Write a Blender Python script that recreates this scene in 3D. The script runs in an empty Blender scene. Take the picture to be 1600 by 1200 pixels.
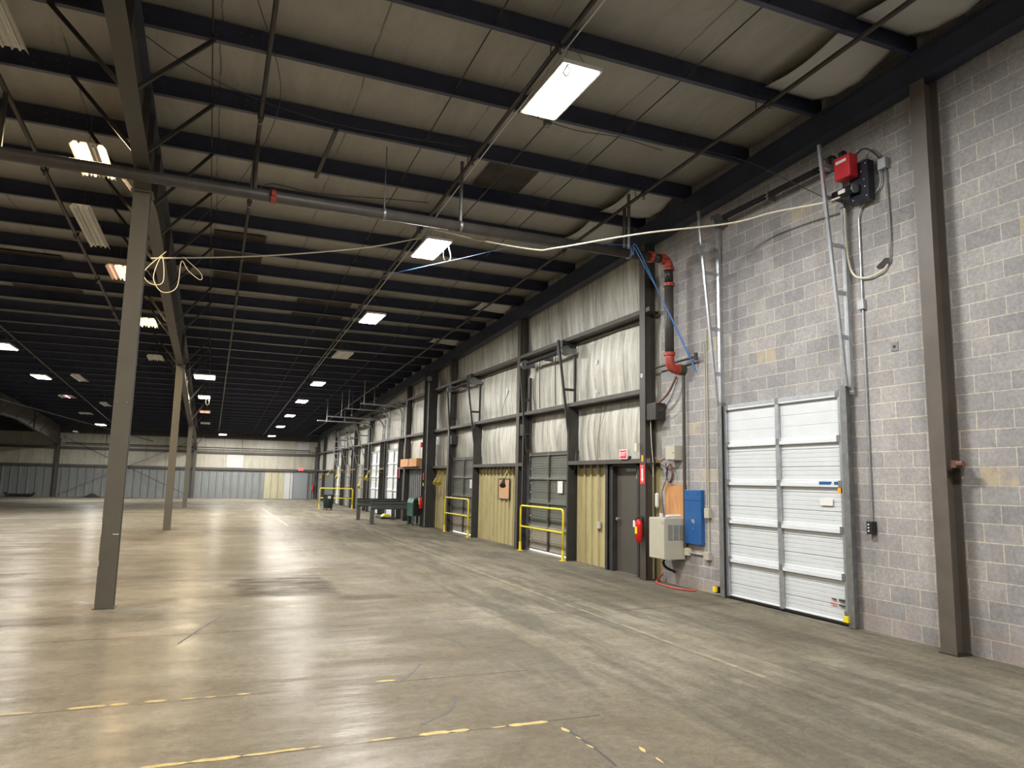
import bpy, math, random
from mathutils import Vector, noise
random.seed(7)
PI = math.pi
C = bpy.context.scene.collection
S = 0.041                      # the roof falls this much per metre of depth
def roofz(z0, y): return z0 - S*y
PB = 7.285                      # underside of purlins at y = 0
DK = 7.60                      # underside of the roof insulation at y = 0
XF = 7.53                      # inner face of the wall columns
XW = 7.78                      # inner face of the wall

# ------------------------------------------------------------------ materials
def nodes(m):
    m.use_nodes = True
    nt = m.node_tree; nt.nodes.clear()
    o = nt.nodes.new('ShaderNodeOutputMaterial'); b = nt.nodes.new('ShaderNodeBsdfPrincipled')
    nt.links.new(b.outputs[0], o.inputs[0])
    return nt, b
def N(nt, t, **kw):
    n = nt.nodes.new(t)
    for k, v in kw.items():
        if k in n.inputs: n.inputs[k].default_value = v
        else: setattr(n, k, v)
    return n
def ramp(nt, fac, stops):
    r = nt.nodes.new('ShaderNodeValToRGB'); e = r.color_ramp.elements
    while len(e) < len(stops): e.new(0.5)
    for i, (p, c) in enumerate(stops):
        e[i].position = p; e[i].color = (*c, 1) if len(c) == 3 else c
    nt.links.new(fac, r.inputs[0]); return r
def objco(nt, scale=(1,1,1)):
    t = N(nt, 'ShaderNodeTexCoord'); mp = N(nt, 'ShaderNodeMapping'); mp.inputs['Scale'].default_value = scale
    nt.links.new(t.outputs['Object'], mp.inputs['Vector']); return mp.outputs[0]
def noi(nt, vec, scale, detail=6, rough=.6, dist=0):
    n = N(nt, 'ShaderNodeTexNoise', Scale=scale, Detail=detail, Roughness=rough, Distortion=dist)
    nt.links.new(vec, n.inputs['Vector']); return n.outputs['Fac']
def bump(nt, b, h, strength, dist=.01):
    n = N(nt, 'ShaderNodeBump', Strength=strength, Distance=dist)
    nt.links.new(h, n.inputs['Height']); nt.links.new(n.outputs[0], b.inputs['Normal'])
def mix(nt, fac, a, c, mode='MIX'):
    m = nt.nodes.new('ShaderNodeMix'); m.data_type = 'RGBA'; m.blend_type = mode
    if isinstance(fac, float): m.inputs[0].default_value = fac
    else: nt.links.new(fac, m.inputs[0])
    for i, v in ((6, a), (7, c)):
        if isinstance(v, tuple): m.inputs[i].default_value = (*v, 1)
        else: nt.links.new(v, m.inputs[i])
    return m.outputs[2]
def mathn(nt, op, a, b2=None, clamp=False):
    m = nt.nodes.new('ShaderNodeMath'); m.operation = op; m.use_clamp = clamp
    for i, v in enumerate((a, b2)):
        if v is None: continue
        if isinstance(v, (int, float)): m.inputs[i].default_value = v
        else: nt.links.new(v, m.inputs[i])
    return m.outputs[0]

_cache = {}
def paint(name, col, rough=.5, metal=0, var=.12, scale=6, bmp=.05, stretch=(1,1,1), dirt=None, dirtamt=.5):
    if name in _cache: return _cache[name]
    m = bpy.data.materials.new(name); nt, b = nodes(m)
    v = objco(nt, stretch)
    f = noi(nt, v, scale)
    lo = tuple(max(0, c*(1-var)) for c in col); hi = tuple(min(1, c*(1+var)) for c in col)
    r = ramp(nt, f, [(.3, lo), (.7, hi)]).outputs[0]
    if dirt:
        f2 = noi(nt, v, scale*.35, 8, .7, .5)
        k = ramp(nt, f2, [(.5, (0,0,0)), (.72, (dirtamt,)*3)]).outputs[0]
        r = mix(nt, k, r, dirt)
    nt.links.new(r, b.inputs['Base Color'])
    b.inputs['Roughness'].default_value = rough; b.inputs['Metallic'].default_value = metal
    if bmp: bump(nt, b, noi(nt, v, scale*5, 3), bmp, .005)
    _cache[name] = m; return m
def emit(name, col, strength):
    if name in _cache: return _cache[name]
    m = bpy.data.materials.new(name); m.use_nodes = True; nt = m.node_tree; nt.nodes.clear()
    o = nt.nodes.new('ShaderNodeOutputMaterial'); e = nt.nodes.new('ShaderNodeEmission')
    e.inputs[0].default_value = (*col, 1); e.inputs[1].default_value = strength
    nt.links.new(e.outputs[0], o.inputs[0]); _cache[name] = m; return m

def mat_floor():
    m = bpy.data.materials.new('worn_concrete'); nt, b = nodes(m)
    v = objco(nt); vs = objco(nt, (1, .16, 1)); vx = objco(nt, (.35, 1.3, 1))
    a = noi(nt, v, .35, 9, .62, .6); c = noi(nt, v, 3.2, 8, .65, .3); d = noi(nt, vs, 2.2, 7, .65, .3)
    base = ramp(nt, a, [(.32, (.130,.112,.080)), (.5, (.184,.164,.125)), (.68, (.258,.238,.193))]).outputs[0]
    base = mix(nt, ramp(nt, c, [(.38, (0,0,0)), (.7, (.55,)*3)]).outputs[0], base, (.122,.110,.085))
    # tyre tracks: dark bands that follow the driving direction
    x = N(nt, 'ShaderNodeSeparateXYZ'); nt.links.new(v, x.inputs[0])
    tr = ramp(nt, d, [(.44, (0,0,0)), (.60, (.75,)*3)]).outputs[0]
    lane = mathn(nt, 'SMOOTH_MIN', 1, 1)
    xm = N(nt, 'ShaderNodeMapRange'); nt.links.new(x.outputs[0], xm.inputs[0])
    xm.inputs[1].default_value = 1.6; xm.inputs[2].default_value = 3.6; xm.clamp = True
    tr = mathn(nt, 'MULTIPLY', tr, xm.outputs[0])
    base = mix(nt, tr, base, (.082,.076,.059))
    # oil stains
    st = noi(nt, vx, .8, 8, .75, 1.2)
    base = mix(nt, ramp(nt, st, [(.60, (0,0,0)), (.70, (.55,)*3)]).outputs[0], base, (.055,.050,.045))
    sp = N(nt, 'ShaderNodeTexVoronoi', Scale=9.0); nt.links.new(v, sp.inputs['Vector'])
    spk = ramp(nt, sp.outputs['Distance'], [(.03, (.7,)*3), (.07, (0,0,0))]).outputs[0]
    spn = ramp(nt, noi(nt, v, 1.1, 3), [(.55, (0,0,0)), (.65, (1,1,1))]).outputs[0]
    base = mix(nt, mathn(nt, 'MULTIPLY', spk, spn), base, (.045,.042,.036))
    fn = noi(nt, v, 14, 7, .78, .4); f3 = noi(nt, v, 60, 4, .7)
    base = mix(nt, .9, base, ramp(nt, fn, [(.3, (.66,.66,.66)), (.7, (1.14,1.14,1.14))]).outputs[0], 'MULTIPLY')
    base = mix(nt, .6, base, ramp(nt, f3, [(.35, (.75,.75,.75)), (.65, (1.12,1.12,1.12))]).outputs[0], 'MULTIPLY')
    sc = noi(nt, objco(nt, (.5, 5, 1)), 2.4, 9, .8, 1.6)
    base = mix(nt, ramp(nt, sc, [(.60, (0,0,0)), (.66, (.45,)*3)]).outputs[0], base, (.062,.054,.044))
    # dark scarified patch
    def inside(c, a, b2, e=.08):
        m1 = N(nt, 'ShaderNodeMapRange'); m1.clamp = True; nt.links.new(c, m1.inputs[0]); m1.inputs[1].default_value = a-e; m1.inputs[2].default_value = a+e
        m2 = N(nt, 'ShaderNodeMapRange'); m2.clamp = True; nt.links.new(c, m2.inputs[0]); m2.inputs[1].default_value = b2+e; m2.inputs[2].default_value = b2-e
        return mathn(nt, 'MULTIPLY', m1.outputs[0], m2.outputs[0])
    b.inputs['Specular IOR Level'].default_value = 0
    xw0 = mathn(nt, 'ADD', x.outputs[0], mathn(nt, 'MULTIPLY', mathn(nt, 'SUBTRACT', noi(nt, v, 2, 5), .5), .5))
    yw0 = mathn(nt, 'ADD', x.outputs[1], mathn(nt, 'MULTIPLY', mathn(nt, 'SUBTRACT', noi(nt, v, 1.5, 5), .5), .5))
    streakn = ramp(nt, noi(nt, vx, 4.5, 6, .7, .3), [(.35, (.15,)*3), (.55, (.8,)*3)]).outputs[0]
    pm = None
    for (a0, a1, b0, b1, k0) in ((.45, 1.95, 11.5, 13.5, 1.0), (-4.5, -.4, 10.0, 10.5, .55), (-6, 1.9, 13.4, 14.3, .35), (1.9, 2.7, 10.9, 11.3, .6)):
        mk = mathn(nt, 'MULTIPLY', mathn(nt, 'MULTIPLY', inside(xw0, a0, a1), inside(yw0, b0, b1)), mathn(nt, 'MULTIPLY', streakn, k0))
        base = mix(nt, mk, base, (.050,.044,.035)); pm = mk if pm is None else mathn(nt, 'MAXIMUM', pm, mk)
    # saw cut joints
    def line(coord, at, w):
        t = mathn(nt, 'ABSOLUTE', mathn(nt, 'SUBTRACT', coord, at)); return mathn(nt, 'LESS_THAN', t, w)
    wob = mathn(nt, 'MULTIPLY', mathn(nt, 'SUBTRACT', noi(nt, v, 2.5, 4), .5), .03)
    yw = mathn(nt, 'ADD', x.outputs[1], wob); xw = mathn(nt, 'ADD', x.outputs[0], wob)
    j = line(yw, 9.08, .012)
    left = mathn(nt, 'LESS_THAN', xw, 2.9)
    for yy in (6.50, 5.12): j = mathn(nt, 'MAXIMUM', j, mathn(nt, 'MULTIPLY', line(yw, yy, .008), left))
    for yy in (13.45, 17.8, 24.0, 30.2, 36.5): j = mathn(nt, 'MAXIMUM', j, line(yw, yy, .008))
    for xx in (-3.6, 4.86): j = mathn(nt, 'MAXIMUM', j, line(xw, xx, .005))
    jd = mathn(nt, 'MULTIPLY', j, ramp(nt, noi(nt, v, 1.7, 5), [(.3, (.5,)*3), (.6, (1,)*3)]).outputs[0])
    base = mix(nt, jd, base, (.045,.038,.03))
    # pale worn paint line down the aisle at x = 4.9 and the one at x = 2.66
    for (x0, y0, y1, w, amt) in ((4.93, 5.6, 24, .028, .42), (2.66, 27, 42, .05, .9), (5.25, 5.6, 26, .12, .22)):
        l = line(xw, x0, w)
        l = mathn(nt, 'MULTIPLY', l, mathn(nt, 'GREATER_THAN', x.outputs[1], y0)); l = mathn(nt, 'MULTIPLY', l, mathn(nt, 'LESS_THAN', x.outputs[1], y1))
        l = mathn(nt, 'MULTIPLY', l, ramp(nt, noi(nt, v, 4, 5), [(.35, (0,0,0)), (.6, (amt,)*3)]).outputs[0])
        base = mix(nt, l, base, (.34,.32,.24))
    nt.links.new(base, b.inputs['Base Color'])
    r = ramp(nt, noi(nt, vx, 1.3, 7, .65, .4), [(.3, (.17,)*3), (.7, (.36,)*3)]).outputs[0]
    r = mix(nt, tr, r, (.6,.6,.6)); b.inputs['Specular IOR Level'].default_value = 0
    r2 = N(nt, 'ShaderNodeMapRange'); nt.links.new(x.outputs[0], r2.inputs[0]); r2.inputs[1].default_value = 2.2; r2.inputs[2].default_value = 4.2
    r2.inputs[3].default_value = 0; r2.inputs[4].default_value = .12
    r = mathn(nt, 'ADD', r, r2.outputs[0])
    nt.links.new(r, b.inputs['Roughness'])
    h = mathn(nt, 'ADD', mathn(nt, 'MULTIPLY', noi(nt, vx, 5, 5, .6), 1.0), mathn(nt, 'MULTIPLY', noi(nt, v, 30, 3), .15))
    h = mathn(nt, 'ADD', h, mathn(nt, 'MULTIPLY', noi(nt, objco(nt, (.16, 1.5, 1)), 3.2, 5, .65, .5), .8))
    bump(nt, b, h, .15, .02)
    g = N(nt, 'ShaderNodeBsdfGlossy'); nt.links.new(r, g.inputs['Roughness']); g.inputs['Color'].default_value = (1, .97, .92, 1)
    nt.links.new(b.inputs['Normal'].links[0].from_socket, g.inputs['Normal'])
    fr = N(nt, 'ShaderNodeFresnel', IOR=1.35)
    sheen = ramp(nt, noi(nt, vx, 2.6, 7, .7, .5), [(.34, (.35,)*3), (.66, (1.25,)*3)]).outputs[0]
    k = mathn(nt, 'MULTIPLY', mathn(nt, 'ADD', mathn(nt, 'MULTIPLY', fr.outputs[0], .15), .040), sheen)
    k = mathn(nt, 'MULTIPLY', k, mathn(nt, 'SUBTRACT', 1, mathn(nt, 'MULTIPLY', xm.outputs[0], .7)))
    k = mathn(nt, 'MULTIPLY', k, mathn(nt, 'SUBTRACT', 1, mathn(nt, 'MULTIPLY', pm, .8)))
    ms = N(nt, 'ShaderNodeMixShader'); nt.links.new(k, ms.inputs[0]); nt.links.new(b.outputs[0], ms.inputs[1]); nt.links.new(g.outputs[0], ms.inputs[2])
    out = [n for n in nt.nodes if n.type == 'OUTPUT_MATERIAL'][0]; nt.links.new(ms.outputs[0], out.inputs[0])
    return m
def mat_block():
    m = bpy.data.materials.new('concrete_block'); nt, b = nodes(m)
    t = N(nt, 'ShaderNodeTexCoord'); s = N(nt, 'ShaderNodeSeparateXYZ'); nt.links.new(t.outputs['Object'], s.inputs[0])
    cb = N(nt, 'ShaderNodeCombineXYZ'); nt.links.new(mathn(nt, 'ADD', s.outputs[1], 40.64+.11), cb.inputs[0]); nt.links.new(s.outputs[2], cb.inputs[1])
    br = N(nt, 'ShaderNodeTexBrick'); br.offset = .5
    br.inputs['Scale'].default_value = 1; br.inputs['Brick Width'].default_value = .4064; br.inputs['Row Height'].default_value = .2032
    br.inputs['Mortar Size'].default_value = .0055; br.inputs['Mortar Smooth'].default_value = .2; br.inputs['Bias'].default_value = -.15
    br.inputs['Color1'].default_value = (.275,.270,.275,1); br.inputs['Color2'].default_value = (.365,.355,.348,1); br.inputs['Mortar'].default_value = (.56,.51,.42,1)
    nt.links.new(cb.outputs[0], br.inputs['Vector'])
    v = t.outputs['Object']
    n1 = noi(nt, v, 26, 5, .7); n2 = noi(nt, v, 1.1, 7, .65, .4)
    col = mix(nt, .8, br.outputs['Color'], ramp(nt, n1, [(.3, (.70,.70,.70)), (.7, (1.2,1.2,1.2))]).outputs[0], 'MULTIPLY')
    col = mix(nt, .8, col, ramp(nt, n2, [(.3, (.68,.68,.70)), (.62, (1.15,1.12,1.08))]).outputs[0], 'MULTIPLY')
    # a few tan blocks: same brick grid, colour by cell
    wn = N(nt, 'ShaderNodeTexWhiteNoise'); wn.noise_dimensions = '2D'
    row = mathn(nt, 'FLOOR', mathn(nt, 'DIVIDE', s.outputs[2], .2032))
    off = mathn(nt, 'MULTIPLY', mathn(nt, 'MODULO', mathn(nt, 'ADD', row, 100), 2), .2032)
    cell = mathn(nt, 'FLOOR', mathn(nt, 'DIVIDE', mathn(nt, 'ADD', mathn(nt, 'ADD', s.outputs[1], 40.64+.11), off), .4064))
    cc = N(nt, 'ShaderNodeCombineXYZ'); nt.links.new(cell, cc.inputs[0]); nt.links.new(row, cc.inputs[1]); nt.links.new(cc.outputs[0], wn.inputs['Vector'])
    tan = mathn(nt, 'GREATER_THAN', wn.outputs['Value'], .975)
    tan = mathn(nt, 'MULTIPLY', tan, mathn(nt, 'SUBTRACT', 1, br.outputs['Fac']))
    tan = mathn(nt, 'MULTIPLY', tan, ramp(nt, noi(nt, v, 6, 6, .7), [(.35, (.1,)*3), (.6, (.8,)*3)]).outputs[0])
    col = mix(nt, tan, col, (.43,.36,.24))
    # rusty scuffs low on the wall
    zz = N(nt, 'ShaderNodeMapRange'); nt.links.new(s.outputs[2], zz.inputs[0]); zz.inputs[1].default_value = .38; zz.inputs[2].default_value = .1
    low = mathn(nt, 'MULTIPLY', zz.outputs[0], ramp(nt, noi(nt, v, 3, 6, .7), [(.4, (0,0,0)), (.65, (.6,)*3)]).outputs[0])
    col = mix(nt, low, col, (.36,.26,.20))
    nt.links.new(col, b.inputs['Base Color']); b.inputs['Roughness'].default_value = .88
    h = mathn(nt, 'SUBTRACT', mathn(nt, 'MULTIPLY', n1, .25), br.outputs['Fac'])
    bump(nt, b, h, .55, .006)
    return m
def mat_vinyl(name, col, dark, amt, streak=(1, 3.0, .35), seam=None):
    m = bpy.data.materials.new(name); nt, b = nodes(m)
    v = objco(nt, streak); v0 = objco(nt)
    c = ramp(nt, noi(nt, v0, .5, 6, .6), [(.3, tuple(k*.86 for k in col)), (.7, col)]).outputs[0]
    f = ramp(nt, noi(nt, v, 1.3, 8, .72, .8), [(.38, (0,0,0)), (.68, (amt,)*3)]).outputs[0]
    c = mix(nt, f, c, dark)
    if seam:
        ax, per, wd, k = seam
        sx = N(nt, 'ShaderNodeSeparateXYZ'); nt.links.new(v0, sx.inputs[0])
        cc = mathn(nt, 'ADD', sx.outputs[ax], mathn(nt, 'MULTIPLY', mathn(nt, 'SUBTRACT', noi(nt, v0, .9, 3), .5), .12))
        md = mathn(nt, 'ABSOLUTE', mathn(nt, 'SUBTRACT', mathn(nt, 'MODULO', mathn(nt, 'ADD', cc, 100), per), per/2))
        ln = mathn(nt, 'MULTIPLY', mathn(nt, 'LESS_THAN', md, wd), ramp(nt, noi(nt, v0, 1.4, 4), [(.35, (0,0,0)), (.55, (k,)*3)]).outputs[0])
        c = mix(nt, ln, c, tuple(q*.45 for q in dark))
        blot = ramp(nt, noi(nt, v0, 2.3, 9, .75, .9), [(.56, (0,0,0)), (.72, (.35,)*3)]).outputs[0]
        c = mix(nt, blot, c, dark)
    nt.links.new(c, b.inputs['Base Color']); b.inputs['Roughness'].default_value = .42
    bump(nt, b, noi(nt, v, 5, 5, .6, .5), .25, .03)
    return m
M_floor = mat_floor(); M_block = mat_block()
M_roofvinyl = mat_vinyl('roof_vinyl', (.38,.362,.318), (.20,.18,.155), .4, (2.2, .5, 1), (0, 1.83, .012, .75))
M_wallvinyl = mat_vinyl('wall_vinyl', (.64,.625,.54), (.13,.122,.10), .85, (1, 3.0, .35), (1, 1.22, .010, .9))
M_farvinyl = mat_vinyl('far_wall_vinyl', (.44,.41,.33), (.22,.20,.15), .5, (2.2, 1, .5), (0, 1.3, .02, .6))
M_loose = mat_vinyl('loose_vinyl', (.50,.50,.49), (.4,.38,.34), .3, (1, 1, 1))
M_steel = paint('column_paint', (.055,.048,.040), .5, 0, .18, 3, .04, dirt=(.05,.04,.03))
M_intsteel = paint('interior_column_paint', (.098,.090,.070), .5, 0, .10, 2, .03)
M_dark = paint('dark_steel', (.024,.022,.021), .55, 0, .25, 4, .04, dirt=(.08,.06,.045))
M_purlin = paint('purlin_paint', (.034,.039,.072), .45, 0, .25, 3, .03)
M_wcol = paint('brown_column_paint', (.096,.080,.065), .5, 0, .15, 3, .04, dirt=(.06,.045,.035))
M_gird = paint('girder_paint', (.066,.058,.047), .5, 0, .12, 2, .03)
M_raft = paint('rafter_paint', (.030,.036,.062), .5, 0, .2, 3, .03)
M_girt = paint('girt_paint', (.062,.054,.046), .55, 0, .25, 3, .05, dirt=(.05,.04,.035))
M_pipe = paint('dusty_pipe', (.052,.045,.038), .5, 0, .25, 5, .05, dirt=(.04,.035,.03))
M_blackpipe = paint('black_pipe', (.03,.028,.026), .4, .3, .2, 5, .03)
M_red = paint('red_fitting', (.34,.045,.028), .5, 0, .2, 9, .05, dirt=(.18,.07,.05))
M_galv = paint('galvanised', (.44,.46,.48), .38, .75, .15, 12, .03)
M_galvd = paint('galvanised_dull', (.22,.225,.22), .45, .6, .2, 10, .03)
M_white = paint('white_door', (.60,.63,.65), .4, 0, .04, 4, .02)
M_greyd = paint('grey_door', (.130,.137,.120), .5, 0, .10, 5, .05, (1,1,1), dirt=(.07,.07,.06), dirtamt=.5)
M_dirtyd = paint('weathered_door', (.28,.255,.20), .6, 0, .12, 7, .06, dirt=(.2,.17,.12))
M_warmwhite = paint('warm_white_door', (.58,.58,.50), .45, 0, .06, 5, .03)
M_khaki = paint('khaki_panel', (.40,.345,.175), .5, 0, .10, 2.5, .04, (1,2.5,.5), dirt=(.22,.18,.09), dirtamt=.6)
M_khakip = paint('pale_khaki_panel', (.36,.33,.22), .5, 0, .1, 2.5, .04, (2.5,1,.5))
M_bluegrey = paint('bluegrey_panel', (.17,.18,.175), .45, .1, .12, 2.5, .04, (2.5,2.5,.5), dirt=(.15,.155,.145), dirtamt=.6)
M_yellow = paint('safety_yellow', (.75,.60,.02), .4, 0, .08, 8, .03)
M_yarm = paint('dusty_yellow', (.40,.30,.03), .5, 0, .2, 8, .03, dirt=(.12,.1,.04))
M_yline = paint('worn_yellow_line', (.40,.30,.10), .7, 0, .3, 20, .1, dirt=(.3,.25,.15), dirtamt=.8)
M_door = paint('brown_door', (.075,.065,.055), .45, 0, .08, 4, .02)
M_cab = paint('beige_cabinet', (.44,.415,.33), .45, 0, .05, 5, .02)
M_cabs = paint('beige_cabinet_side', (.42,.40,.33), .45, 0, .05, 5, .02)
M_black = paint('black_plastic', (.012,.012,.013), .4, 0, .2, 8, .02)
M_navy = paint('opener_black', (.012,.014,.022), .3, .2, .2, 12, .04)
M_openred = paint('opener_red', (.48,.02,.03), .35, 0, .12, 7, .03)
M_blue = paint('blue_board', (.015,.09,.27), .35, 0, .08, 4, .02, dirt=(.03,.13,.32))
M_wood = paint('plywood', (.48,.235,.09), .65, 0, .25, 5, .1, (6,6,.6), dirt=(.25,.12,.05), dirtamt=.6)
M_cork = paint('cork', (.50,.28,.15), .8, 0, .1, 30, .1)
M_paper = paint('paper', (.66,.65,.62), .7, 0, .03, 4, 0)
M_ink = paint('ink', (.03,.03,.03), .6, 0, 0, 4, 0)
M_redp = paint('sign_red', (.70,.03,.045), .4, 0, .04, 4, 0)
M_exitp = paint('exit_panel_red', (.80,.07,.10), .4, 0, .05, 4, 0)
M_orange = paint('orange_tag', (.85,.35,.02), .5, 0, .05, 4, 0)
M_extred = paint('extinguisher_red', (.62,.015,.012), .22, 0, .06, 5, 0)
M_barrier = paint('barrier_grey', (.095,.105,.10), .45, 0, .15, 6, .03, dirt=(.04,.04,.035))
M_green = paint('machine_green', (.03,.10,.075), .4, 0, .15, 6, .03)
M_bin = paint('bin_green', (.010,.028,.022), .45, 0, .15, 6, .03)
M_hose = paint('red_hose', (.42,.07,.06), .5, 0, .15, 15, .03)
M_cream = paint('cream_cable', (.62,.58,.45), .5, 0, .05, 15, 0)
M_cable = paint('dark_cable', (.03,.028,.03), .5, 0, .1, 15, 0)
M_bluec = paint('blue_cable', (.07,.20,.50), .5, 0, .05, 15, 0)
M_brownc = paint('brown_cable', (.13,.06,.045), .6, 0, .2, 15, 0)
M_housing = paint('fixture_white', (.62,.60,.55), .4, 0, .06, 6, 0)
M_tube = paint('unlit_tube', (.55,.53,.48), .3, 0, .03, 6, 0)
M_torn = paint('torn_backing', (.045,.036,.030), .9, 0, .4, 3, .3, dirt=(.12,.10,.08))
M_out = paint('outside_concrete', (.7,.69,.66), .8, 0, .05, 2, 0)
M_lamp = emit('led_white', (1.0, .965, .93), 26)
M_lampw = emit('fluorescent_warm', (1.0, .70, .36), 14)
M_lampo = emit('fluorescent_failing', (1.0, .42, .25), 1.6)
M_lampp = emit('fluorescent_pink', (1.0, .45, .55), 3.0)
M_exitl = emit('exit_glow', (1.0, .06, .09), 1.1)

# ------------------------------------------------------------------ mesh helpers
class MB:
    def __init__(s): s.v = []; s.f = []; s.sm = False
    def box(s, x0, x1, y0, y1, z0, z1):
        n = len(s.v); x0, x1 = sorted((x0, x1)); y0, y1 = sorted((y0, y1)); z0, z1 = sorted((z0, z1))
        s.v += [(x0,y0,z0),(x1,y0,z0),(x1,y1,z0),(x0,y1,z0),(x0,y0,z1),(x1,y0,z1),(x1,y1,z1),(x0,y1,z1)]
        s.f += [tuple(n+i for i in q) for q in ((0,3,2,1),(4,5,6,7),(0,1,5,4),(1,2,6,5),(2,3,7,6),(3,0,4,7))]
        return s
    def hexa(s, pts):       # 8 points: bottom ring then top ring
        n = len(s.v); s.v += [tuple(p) for p in pts]
        s.f += [tuple(n+i for i in q) for q in ((0,3,2,1),(4,5,6,7),(0,1,5,4),(1,2,6,5),(2,3,7,6),(3,0,4,7))]; return s
    def bar(s, a, b, w, h, up=(0,0,1)):   # rectangular bar from a to b
        a = Vector(a); b = Vector(b); d = (b-a).normalized(); u = Vector(up)
        if abs(d.dot(u)) > .98: u = Vector((0,1,0)) if abs(d.y) < .9 else Vector((1,0,0))
        r = d.cross(u).normalized(); u = r.cross(d).normalized(); r *= w/2; u *= h/2
        return s.hexa([a-r-u, a+r-u, b+r-u, b-r-u, a-r+u, a+r+u, b+r+u, b-r+u])
    def tube(s, path, r, n=8, cap=True):
        P = [Vector(p) for p in path]; rings = []; prev = None
        for i, p in enumerate(P):
            d = (P[min(i+1, len(P)-1)] - P[max(i-1, 0)]).normalized()
            if prev is None:
                u = Vector((0,0,1)) if abs(d.z) < .9 else Vector((1,0,0)); u = (u - d*u.dot(d)).normalized()
            else:
                u = (prev - d*prev.dot(d)); u = u.normalized() if u.length > 1e-6 else Vector((1,0,0))
            prev = u; w = d.cross(u); base = len(s.v); rr = r[i] if isinstance(r, (list, tuple)) else r
            for k in range(n):
                t = 2*PI*k/n; q = p + (u*math.cos(t) + w*math.sin(t))*rr; s.v.append(tuple(q))
            rings.append(base)
        for a, b in zip(rings, rings[1:]):
            for k in range(n): s.f.append((a+k, a+(k+1) % n, b+(k+1) % n, b+k))
        if cap: s.f.append(tuple(rings[0]+k for k in reversed(range(n)))); s.f.append(tuple(rings[-1]+k for k in range(n)))
        return s
    def cyl(s, a, b, r, n=16): return s.tube([a, b], r, n)
    def prism(s, prof, ax, a, b):   # profile of 2D points swept along axis ax from a to b
        n = len(s.v); m = len(prof)
        def p3(p, t):
            return {'x': (t, p[0], p[1]), 'y': (p[0], t, p[1]), 'z': (p[0], p[1], t)}[ax]
        s.v += [p3(p, a) for p in prof] + [p3(p, b) for p in prof]
        s.f += [(n+i, n+(i+1) % m, n+m+(i+1) % m, n+m+i) for i in range(m)]
        s.f += [tuple(n+i for i in reversed(range(m))), tuple(n+m+i for i in range(m))]; return s
    def sheet(s, rows, thick=None):    # rows: list of equal-length lists of points
        n = len(s.v); k = len(rows[0])
        for r in rows: s.v += [tuple(p) for p in r]
        for i in range(len(rows)-1):
            for j in range(k-1):
                a = n+i*k+j; s.f.append((a, a+1, a+k+1, a+k))
        return s
    def poly(s, pts):
        n = len(s.v); s.v += [tuple(p) for p in pts]; s.f.append(tuple(range(n, n+len(pts)))); return s
    def mesh(s, name, off):
        me = bpy.data.meshes.new(name); me.from_pydata([(v[0]-off[0], v[1]-off[1], v[2]-off[2]) for v in s.v], [], s.f)
        me.validate(); me.update()
        if s.sm:
            for p in me.polygons: p.use_smooth = True
        return me
    def build(s, name, mat, parent=None, origin=None, solid=None, smooth=False, bevel=0):
        s.sm = smooth
        if parent is not None: off = parent['_o'] if '_o' in parent else (0,0,0)
        elif origin is not None: off = origin
        else:
            xs = [v[0] for v in s.v]; ys = [v[1] for v in s.v]; zs = [v[2] for v in s.v]
            off = ((min(xs)+max(xs))/2, (min(ys)+max(ys))/2, min(zs))
        me = s.mesh(name, off); me.materials.append(mat)
        o = bpy.data.objects.new(name, me); C.objects.link(o)
        if parent is not None: o.parent = parent
        else: o.location = off
        o['_o'] = list(off)
        if solid:
            md = o.modifiers.new('s', 'SOLIDIFY'); md.thickness = solid; md.offset = 0
        if bevel:
            md = o.modifiers.new('b', 'BEVEL'); md.width = bevel; md.segments = 2; md.limit_method = 'ANGLE'
        return o
def tag(o, label, cat, group=None, kind=None):
    if label: o['label'] = label
    if cat: o['category'] = cat
    if group: o['group'] = group
    if kind: o['kind'] = kind
    return o
def thing(name, label, cat, loc, group=None, kind=None):
    o = bpy.data.objects.new(name, None); C.objects.link(o); o.location = loc; o.empty_display_size = .1
    o['_o'] = list(loc); return tag(o, label, cat, group, kind)
def dup(root, d, label=None):
    def cp(o, par):
        c = o.copy(); C.objects.link(c)
        if par is not None: c.parent = par
        for ch in list(kids.get(o.name, [])): cp(ch, c)
        return c
    kids = {}
    for o in C.objects:
        if o.parent: kids.setdefault(o.parent.name, []).append(o)
    r = cp(root, None); r.location = Vector(root.location) + Vector(d)
    if label: r['label'] = label
    return r
def arc(c, r, a0, a1, n, ax='xz'):
    out = []
    for i in range(n+1):
        t = a0 + (a1-a0)*i/n; p = [c[0], c[1], c[2]]
        i0, i1 = {'xz': (0,2), 'yz': (1,2), 'xy': (0,1)}[ax]
        p[i0] += r*math.cos(t); p[i1] += r*math.sin(t); out.append(tuple(p))
    return out
def sagline(a, b, sag, n=16):
    a = Vector(a); b = Vector(b); out = []
    for i in range(n+1):
        t = i/n; p = a.lerp(b, t); p.z -= sag*4*t*(1-t); out.append(tuple(p))
    return out
def smooth_path(pts, sub=6):
    P = [Vector(p) for p in pts]; out = []
    for i in range(len(P)-1):
        p0 = P[max(i-1,0)]; p1 = P[i]; p2 = P[i+1]; p3 = P[min(i+2, len(P)-1)]
        for k in range(sub):
            t = k/sub
            out.append(tuple(.5*((2*p1) + (p2-p0)*t + (2*p0-5*p1+4*p2-p3)*t*t + (3*p1-p0-3*p2+p3)*t**3)))
    out.append(tuple(P[-1])); return out
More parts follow.
